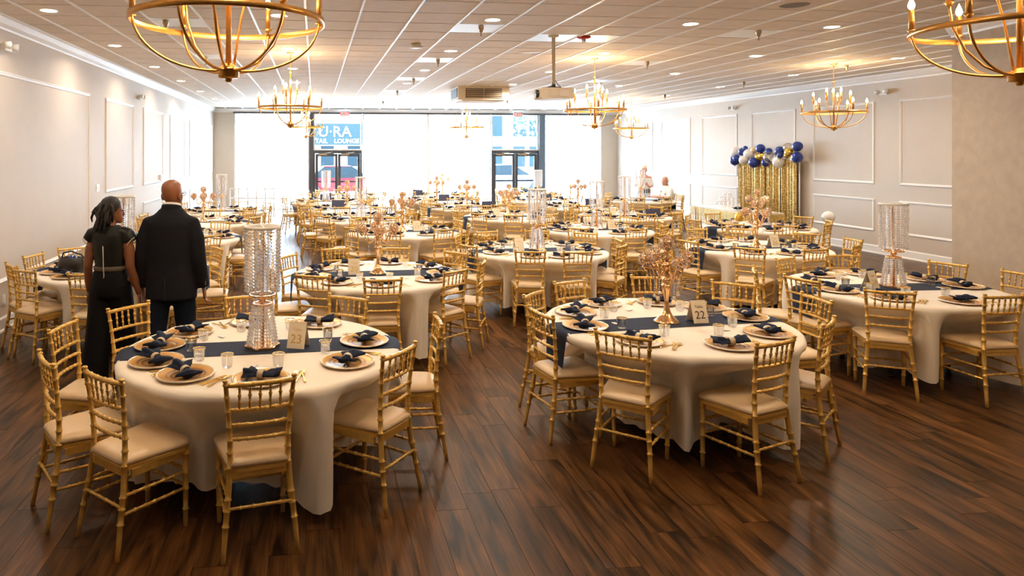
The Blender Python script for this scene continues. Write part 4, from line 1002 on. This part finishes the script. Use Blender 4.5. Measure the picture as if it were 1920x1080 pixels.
def face_bits(par, R, mouth='lips'):
    b = MB()
    for sx in (-1, 1): b.ball(R @ Vector((sx*.032, .092, .092)), .0065, 8, 6)
    put('eyes', b.mesh('eyes', 'eye'), par)
    b = MB(); b.loft([[R @ Vector((x, .094+o, .018+z*q)) for x, z in ((-.024, 0), (-.01, .006), (0, .004), (.01, .006), (.024, 0), (0, -.009))] for o, q in ((-.01, 1), (.004, .9))]); put('mouth', b.mesh('mouth', mouth), par)
def hand_mb(b, w, d, side, curl=.5, s=1.0):
    # w wrist, d direction of the hand, side vector toward the thumb
    w, d, t = Vector(w), Vector(d).normalized(), Vector(side); t = (t-d*t.dot(d)).normalized(); n_ = d.cross(t)
    def ring(c, a, h): return [c+t*(a*math.cos(2*PI*k/12))+n_*(h*math.sin(2*PI*k/12)) for k in range(12)]
    b.loft([ring(w-d*.02*s, .026*s, .020*s), ring(w+d*.02*s, .034*s, .016*s), ring(w+d*.06*s, .042*s, .015*s), ring(w+d*.09*s, .040*s, .013*s), ring(w+d*.098*s, .030*s, .009*s)])
    for k, (o, L_) in enumerate(((.030, .068), (.010, .078), (-.010, .072), (-.029, .056))):
        p = w+d*.088*s+t*o*s; pts = [p]; dd = d.copy(); sg = n_
        for q in range(3):
            ax = t; dd = (Matrix.Rotation(-curl*(.5+.35*q), 3, ax) @ dd); pts.append(pts[-1]+dd*L_*s/3)
        b.tube(pts, [.0092*s, .0088*s, .008*s, .0058*s], 8)
    p = w+d*.03*s+t*.030*s; b.tube([p, p+(d*.7+t*.7)*.032*s, p+(d*.95+t*.45)*.062*s-n_*.006, p+(d+t*.15)*.085*s-n_*.014], [.013*s, .0115*s, .010*s, .007*s], 8)

def shoes(par, feet, m_, heel=False):
    for (x, y, z, yaw) in feet:
        b = MB(); R = Matrix.Translation((x, y, z)) @ Matrix.Rotation(yaw, 4, 'Z')
        b.loft([[R @ Vector((w_*math.cos(2*PI*k/14), yy, h_*(.5+.5*math.sin(2*PI*k/14)))) for k in range(14)] for yy, w_, h_ in ((-.085, .022, .05), (-.075, .034, .085), (-.03, .038, .10), (.03, .040, .085), (.10, .046, .06), (.155, .042, .045), (.185, .022, .03))])
        b.loft([[R @ Vector((w_*math.cos(2*PI*k/14), yy, -.001+hh*(k % 14 > 7))) for k in range(14)] for yy, w_, hh in ((-.088, .03, .02), (.04, .042, .016), (.185, .03, .012))])
        put('shoe', b.mesh('shoe', m_), par)

# --- man in the dark suit
man = thing('person', 'man in charcoal suit jacket walking away, seen from behind', 'person', (-1.27, 6.37, 0), -.15)
sc = 1.0
body = MB()
body.loft([ell((0, 0, z), a, b_) for z, a, b_ in ((.86, .16, .12), (.95, .185, .135), (1.08, .19, .135), (1.22, .20, .135), (1.36, .205, .125), (1.47, .17, .10), (1.53, .085, .075))])
body.tube([(0, -.015, 1.46), (0, -.005, 1.56), (0, .012, 1.66)], [.070, .060, .056], 16)
for s in (-1, 1):
    body.tube([(s*.18, -.01, 1.46), (s*.225, -.03, 1.28), (s*.25, -.035, 1.14), (s*.265, .0, 1.0), (s*.277, .03, .875)], [.062, .056, .047, .042, .029], 14)
    body.tube([(s*.095, 0, .93), (s*.105, .01, .72), (s*.11, .02, .50), (s*.12, -.03 if s < 0 else .03, .30), (s*.12, -.04 if s < 0 else .06, .09)], [.092, .080, .060, .055, .042], 14)
bm = fuse(body, ['skin_b'], .014, 4)
hb = MB(); Rm = head_mb(hb, (0, .015, 1.608), -.32, 1.07)
for s in (-1, 1): hand_mb(hb, (s*.280, .035, .862), (s*.06, .16, -1), (s*-.25, 1, .1), .55)
def join_mesh(me, mb, mats):
    n0 = len(me.vertices); v = [tuple(p.co) for p in me.vertices]; f = [list(p.vertices) for p in me.polygons]
    b = MB(); b.add(v, f, True); b.add(mb.v, mb.f, True); out = b.mesh('body', *mats); return out
put('body', join_mesh(bm, hb, ['skin_b']), man); face_bits(man, Rm)
jk = MB()
jk.loft([ell((0, y, z), a, b_, 24) for z, a, b_, y in ((.775, .225, .165, -.005), (.80, .228, .168, -.005), (.95, .222, .165, 0), (1.08, .214, .158, 0), (1.22, .222, .158, -.005), (1.36, .222, .150, -.012), (1.45, .212, .135, -.018), (1.505, .172, .115, -.014), (1.545, .128, .10, -.008), (1.582, .094, .088, -.003))])
for s in (-1, 1):
    jk.tube([(s*.10, -.015, 1.475), (s*.19, -.018, 1.445), (s*.232, -.030, 1.32), (s*.255, -.036, 1.14), (s*.268, -.005, 1.0), (s*.278, .028, .885), (s*.279, .03, .878)], [.060, .072, .072, .066, .060, .056, .050], 18)
put('jacket', fuse(jk, ['suit'], .013, 5), man)
b = MB(); b.loft([ell((0, y, z), a, b_, 24, -.25) for z, a, b_, y in ((1.555, .096, .094, 0), (1.592, .088, .088, .004), (1.600, .086, .086, .004), (1.575, .090, .089, 0), (1.545, .093, .091, 0))], caps=False); put('jacket_collar', b.mesh('jacket_collar', 'suit'), man)
b = MB(); b.loft([ell((0, .002, z), a, a, 24, -.2) for z, a in ((1.580, .084), (1.622, .077), (1.622, .072), (1.580, .078))], caps=False); put('shirt_collar', b.mesh('shirt_collar', 'shirt'), man)
b = MB(); b.box(-.003, .003, -.176, -.158, .79, .98); put('back_vent', b.mesh('back_vent', 'black'), man)
for s in (-1, 1):
    for k in range(3): put('cuff_button', MB().ball((s*.312, -.022, .905+k*.02), .007, 8, 5).mesh('cuff_button', 'steel'), man)
tr_ = MB(); tr_.loft([ell((0, 0, z), a, b_) for z, a, b_ in ((.80, .17, .13), (.9, .19, .14), (1.0, .185, .135))])
for s in (-1, 1):
    fy = -.12 if s < 0 else .10
    tr_.tube([(s*.09, 0, .92), (s*.108, fy*.3, .70), (s*.115, fy*.5, .48), (s*.12, fy*.9, .26), (s*.12, fy, .045)], [.108, .100, .085, .078, .078], 16)
put('trousers', fuse(tr_, ['jean'], .014, 4), man)
shoes(man, ((-.12, -.10, 0, .05), (.12, .12, 0, -.05)), 'black')
gm = MB()
for s in (-1, 1):
    gm.tube([Rm @ Vector((s*.082, -.01, .095)), Rm @ Vector((s*.082, .06, .098)), Rm @ Vector((s*.062, .105, .095))], .0025, 6)
    gm.tube([Rm @ Vector((s*.033+.024*math.cos(2*PI*k/14), .108, .09+.018*math.sin(2*PI*k/14))) for k in range(15)], .002, 5)
put('glasses', gm.mesh('glasses', 'bluepost'), man)

# --- woman in the black jumpsuit
wo = thing('person', 'woman in black jumpsuit with tied locs walking beside the man', 'person', (-1.80, 6.40, 0), -.25)
body = MB()
body.loft([ell((0, 0, z), a, b_) for z, a, b_ in ((.84, .16, .125), (.95, .17, .13), (1.06, .125, .10), (1.16, .14, .105), (1.28, .155, .11), (1.36, .145, .09), (1.41, .07, .065))])
body.tube([(0, -.01, 1.36), (0, 0, 1.44), (0, .012, 1.50)], [.055, .05, .05], 14)
for s in (-1, 1):
    body.tube([(s*.14, -.005, 1.345), (s*.185, -.02, 1.22), (s*.20, -.035, 1.07), (s*.222, .01, .94), (s*.24, .05, .81)], [.050, .047, .040, .036, .024], 14)
    body.tube([(s*.085, 0, .9), (s*.09, .01, .5), (s*.09, -.08 if s < 0 else .08, .08)], [.095, .06, .036], 12)
bm = fuse(body, ['skin_d'], .013, 4)
hb = MB(); Rw = head_mb(hb, (0, .015, 1.472), -.95, .94)
for s in (-1, 1): hand_mb(hb, (s*.241, .053, .80), (s*.05, .2, -1), (s*-.2, 1, .1), .7, .9)
put('body', join_mesh(bm, hb, ['skin_d']), wo); face_bits(wo, Rw)
tp = MB(); tp.loft([ell((0, y, z), a, b_, 24) for z, a, b_, y in ((1.0, .150, .120, 0), (1.06, .138, .112, 0), (1.16, .155, .118, 0), (1.28, .172, .122, 0), (1.35, .168, .105, -.005), (1.40, .115, .085, -.005), (1.43, .075, .075, 0))])
for s in (-1, 1): tp.tube([(s*.10, -.005, 1.37), (s*.168, -.01, 1.345), (s*.20, -.015, 1.29)], [.06, .066, .062], 16)
put('bodice', fuse(tp, ['olive'], .012, 4), wo)
tr_ = MB(); tr_.loft([ell((0, 0, z), a, b_) for z, a, b_ in ((.80, .175, .135), (.9, .182, .14), (.98, .165, .13), (1.05, .14, .115))])
for s in (-1, 1):
    fy = -.10 if s < 0 else .10
    tr_.tube([(s*.082, 0, .92), (s*.088, fy*.3, .68), (s*.09, fy*.6, .45), (s*.095, fy*.9, .24), (s*.10, fy, .05)], [.102, .105, .105, .11, .118], 16)
put('wide_trousers', fuse(tr_, ['jump'], .014, 4), wo)
put('belt', MB().loft([ell((0, 0, z), a+.006, b_+.006, 28) for z, a, b_ in ((1.035, .142, .115), (1.04, .146, .119), (1.07, .144, .118), (1.075, .140, .114))], caps=False).mesh('belt', 'grille'), wo)
put('back_zip', MB().tube([(0, -.125, .93), (.004, -.125, 1.0), (.0, -.126, 1.06), (.002, -.133, 1.16), (.0, -.135, 1.26)], .0045, 6).mesh('back_zip', 'zipm'), wo)
for s in (-1, 1): put('sleeve_piping', MB().tube([(s*.207+.062*math.cos(2*PI*k/16)*.55, -.015+.064*math.sin(2*PI*k/16), 1.285+.045*math.cos(2*PI*k/16)*s) for k in range(17)], .004, 6).mesh('sleeve_piping', 'zipm'), wo)
hr = MB()
hr.loft([[Rw @ p for p in ell((0, y, z), a, b_, 20)] for z, a, b_, y in ((.05, .072, .072, -.045), (.09, .086, .090, -.022), (.13, .090, .098, -.012), (.17, .085, .092, -.012), (.20, .066, .074, -.012), (.222, .036, .042, -.014), (.23, .006, .008, -.015))])
rnd = random.Random(3)
for k in range(46):
    a = rnd.uniform(PI*.92, PI*2.08); q = rnd.uniform(.05, .092); z0 = rnd.uniform(.04, .18)
    p = Vector((q*math.cos(a), -.015+q*1.05*math.sin(a), z0)); L_ = rnd.uniform(.10, .24)
    o = Vector((math.cos(a)*.02+rnd.uniform(-.02, .02), math.sin(a)*.035+rnd.uniform(-.02, .015), 0))
    hr.tube([Rw @ p, Rw @ (p+o*1.1-Vector((0, 0, L_*.35))), Rw @ (p+o*1.3+Vector((rnd.uniform(-.02, .02), rnd.uniform(-.02, .01), -L_*.7))), Rw @ (p+o+Vector((rnd.uniform(-.025, .025), rnd.uniform(-.03, .01), -L_)))], [.011, .0125, .011, .005], 7)
put('hair', hr.mesh('hair', 'hairb'), wo)
put('earring', MB().ball(Rw @ Vector((.086, -.0, .02)), .009, 8, 6).tube([Rw @ Vector((.084, -.0, .045)), Rw @ Vector((.086, 0, .02))], .002, 5).mesh('earring', 'cutgold'), wo)
shoes(wo, ((-.10, -.12, .02, .1), (.10, .12, 0, -.1)), 'shoe')

# --- far woman standing behind the rear table
fw = thing('person', 'blonde woman in white off-shoulder top standing at the far right table', 'person', (9.62, 19.45, 0), PI-.35)
body = MB()
body.loft([ell((0, 0, z), a, b_) for z, a, b_ in ((.84, .17, .125), (.95, .18, .13), (1.06, .14, .105), (1.18, .16, .115), (1.30, .17, .11), (1.37, .15, .085), (1.42, .07, .06))])
body.tube([(0, -.01, 1.37), (0, 0, 1.45), (0, .012, 1.51)], [.056, .05, .05], 14)
for s in (-1, 1):
    body.tube([(s*.15, -.005, 1.36), (s*.195, -.02, 1.22), (s*.215, .0, 1.08), (s*.14, .16, 1.06), (s*.07, .27, 1.12)], [.052, .048, .042, .035, .024], 14)
    body.tube([(s*.085, 0, .9), (s*.09, .01, .5), (s*.09, 0, .08)], [.095, .06, .038], 12)
bm = fuse(body, ['skin_l'], .014, 4)
hb = MB(); Rf = head_mb(hb, (0, .02, 1.48), .1, .94, -.25)
for s in (-1, 1): hand_mb(hb, (s*.068, .272, 1.125), (-s*.5, .5, .35), (0, .3, 1), .9, .9)
put('body', join_mesh(bm, hb, ['skin_l']), fw); face_bits(fw, Rf)
tp = MB(); tp.loft([ell((0, y, z), a, b_, 24) for z, a, b_, y in ((.90, .195, .15, 0), (1.02, .175, .135, 0), (1.15, .185, .138, 0), (1.27, .195, .135, 0), (1.315, .19, .12, 0))])
for s in (-1, 1): tp.tube([(s*.16, -.005, 1.27), (s*.205, -.015, 1.19), (s*.218, 0, 1.10)], [.06, .062, .06], 14)
put('top', fuse(tp, ['shirt'], .013, 4), fw)
for k in range(7):
    a0_ = PI/2+(k-3)*.28
    put('stripe', MB().loft([[Vector(((.197+o)*math.cos(a), (.152+o)*math.sin(a), z)) for o in (0, .006) for a in ((a0_-.07, a0_+.07) if o == 0 else (a0_+.07, a0_-.07))] for z in (.88, 1.0)], smooth=False).mesh('stripe', 'black'), fw)
tr_ = MB(); tr_.loft([ell((0, 0, z), a, b_) for z, a, b_ in ((.80, .175, .135), (.9, .19, .145), (.97, .18, .14))])
for s in (-1, 1): tr_.tube([(s*.085, 0, .92), (s*.09, 0, .5), (s*.09, 0, .06)], [.1, .085, .07], 14)
put('trousers', fuse(tr_, ['shirt'], .014, 4), fw)
hr = MB(); hr.loft([[Rf @ p for p in ell((0, y, z), a, b_, 20)] for z, a, b_, y in ((.0, .070, .05, -.06), (.06, .086, .08, -.04), (.11, .090, .092, -.025), (.15, .089, .098, -.016), (.19, .074, .082, -.01), (.215, .044, .05, -.01), (.228, .006, .008, -.01))])
put('hair', hr.mesh('hair', 'hairw'), fw)
shoes(fw, ((-.09, 0, 0, 0), (.09, 0, 0, 0)), 'white')

# --- far man seated
ch_x, ch_y, ch_f = 9.85, 18.75, PI*.98
chair(ch_x+.28, ch_y+.02, ch_f, 'gold cream-seated chair under the seated far guest', False, 'gold banquet chairs')
fm_ = thing('person', 'balding man in white patterned shirt seated at the far right table', 'person', (ch_x+.10, ch_y, 0), PI/2+.05)
body = MB()
body.loft([ell((0, y, z), a, b_) for z, a, b_, y in ((.48, .18, .14, -.05), (.56, .185, .15, -.05), (.70, .18, .14, -.05), (.85, .19, .14, -.04), (.98, .195, .125, -.02), (1.06, .16, .09, -.01), (1.10, .08, .065, 0))])
body.tube([(0, -.01, 1.06), (0, .01, 1.14), (0, .035, 1.20)], [.062, .058, .058], 14)
for s in (-1, 1):
    body.tube([(s*.18, -.01, 1.03), (s*.225, .02, .88), (s*.23, .08, .78), (s*.16, .27, .80), (s*.13, .36, .815)], [.058, .052, .046, .038, .026], 14)
    body.tube([(s*.09, -.02, .56), (s*.11, .2, .57), (s*.12, .40, .55), (s*.12, .42, .30), (s*.12, .41, .09)], [.095, .085, .066, .055, .04], 14)
bm = fuse(body, ['skin_l'], .014, 4)
hb = MB(); Rs = head_mb(hb, (0, .04, 1.175), .25, 1.0, -.2)
for s in (-1, 1): hand_mb(hb, (s*.128, .365, .812), (-s*.2, 1, -.05), (-s, 0, .3), .3)
put('body', join_mesh(bm, hb, ['skin_l']), fm_); face_bits(fm_, Rs)
sh = MB(); sh.loft([ell((0, y, z), a, b_, 24) for z, a, b_, y in ((.50, .205, .165, -.05), (.70, .205, .165, -.05), (.85, .21, .162, -.04), (.98, .212, .142, -.02), (1.06, .175, .105, -.01), (1.12, .085, .078, .0))])
for s in (-1, 1): sh.tube([(s*.15, -.01, 1.05), (s*.205, 0, 1.0), (s*.238, .02, .88), (s*.24, .06, .81)], [.065, .072, .066, .062], 16)
put('shirt', fuse(sh, ['shirt'], .013, 4), fm_)
for k in range(10):
    a = rnd.uniform(0, 6.28); z = rnd.uniform(.6, 1.0)
    put('shirt_motif', MB().ball((.214*math.cos(a), -.03+.160*math.sin(a), z), .016, 8, 5).mesh('shirt_motif', 'board'), fm_)
tr_ = MB(); tr_.loft([ell((0, -.04, z), .19, .15) for z in (.47, .52, .60)])
for s in (-1, 1): tr_.tube([(s*.09, -.02, .56), (s*.11, .2, .575), (s*.12, .41, .55), (s*.12, .43, .30), (s*.12, .42, .07)], [.105, .10, .085, .075, .072], 14)
put('trousers', fuse(tr_, ['jean'], .014, 4), fm_)
shoes(fm_, ((-.12, .44, 0, 0), (.12, .44, 0, 0)), 'shoe')
hr = MB(); hr.loft([[Rs @ p for p in ell((0, y, z), a, b_, 20)] for z, a, b_, y in ((.03, .066, .05, -.052), (.07, .079, .062, -.045), (.105, .081, .064, -.045), (.125, .074, .056, -.048))]); put('hair', hr.mesh('hair', 'hairw'), fm_)
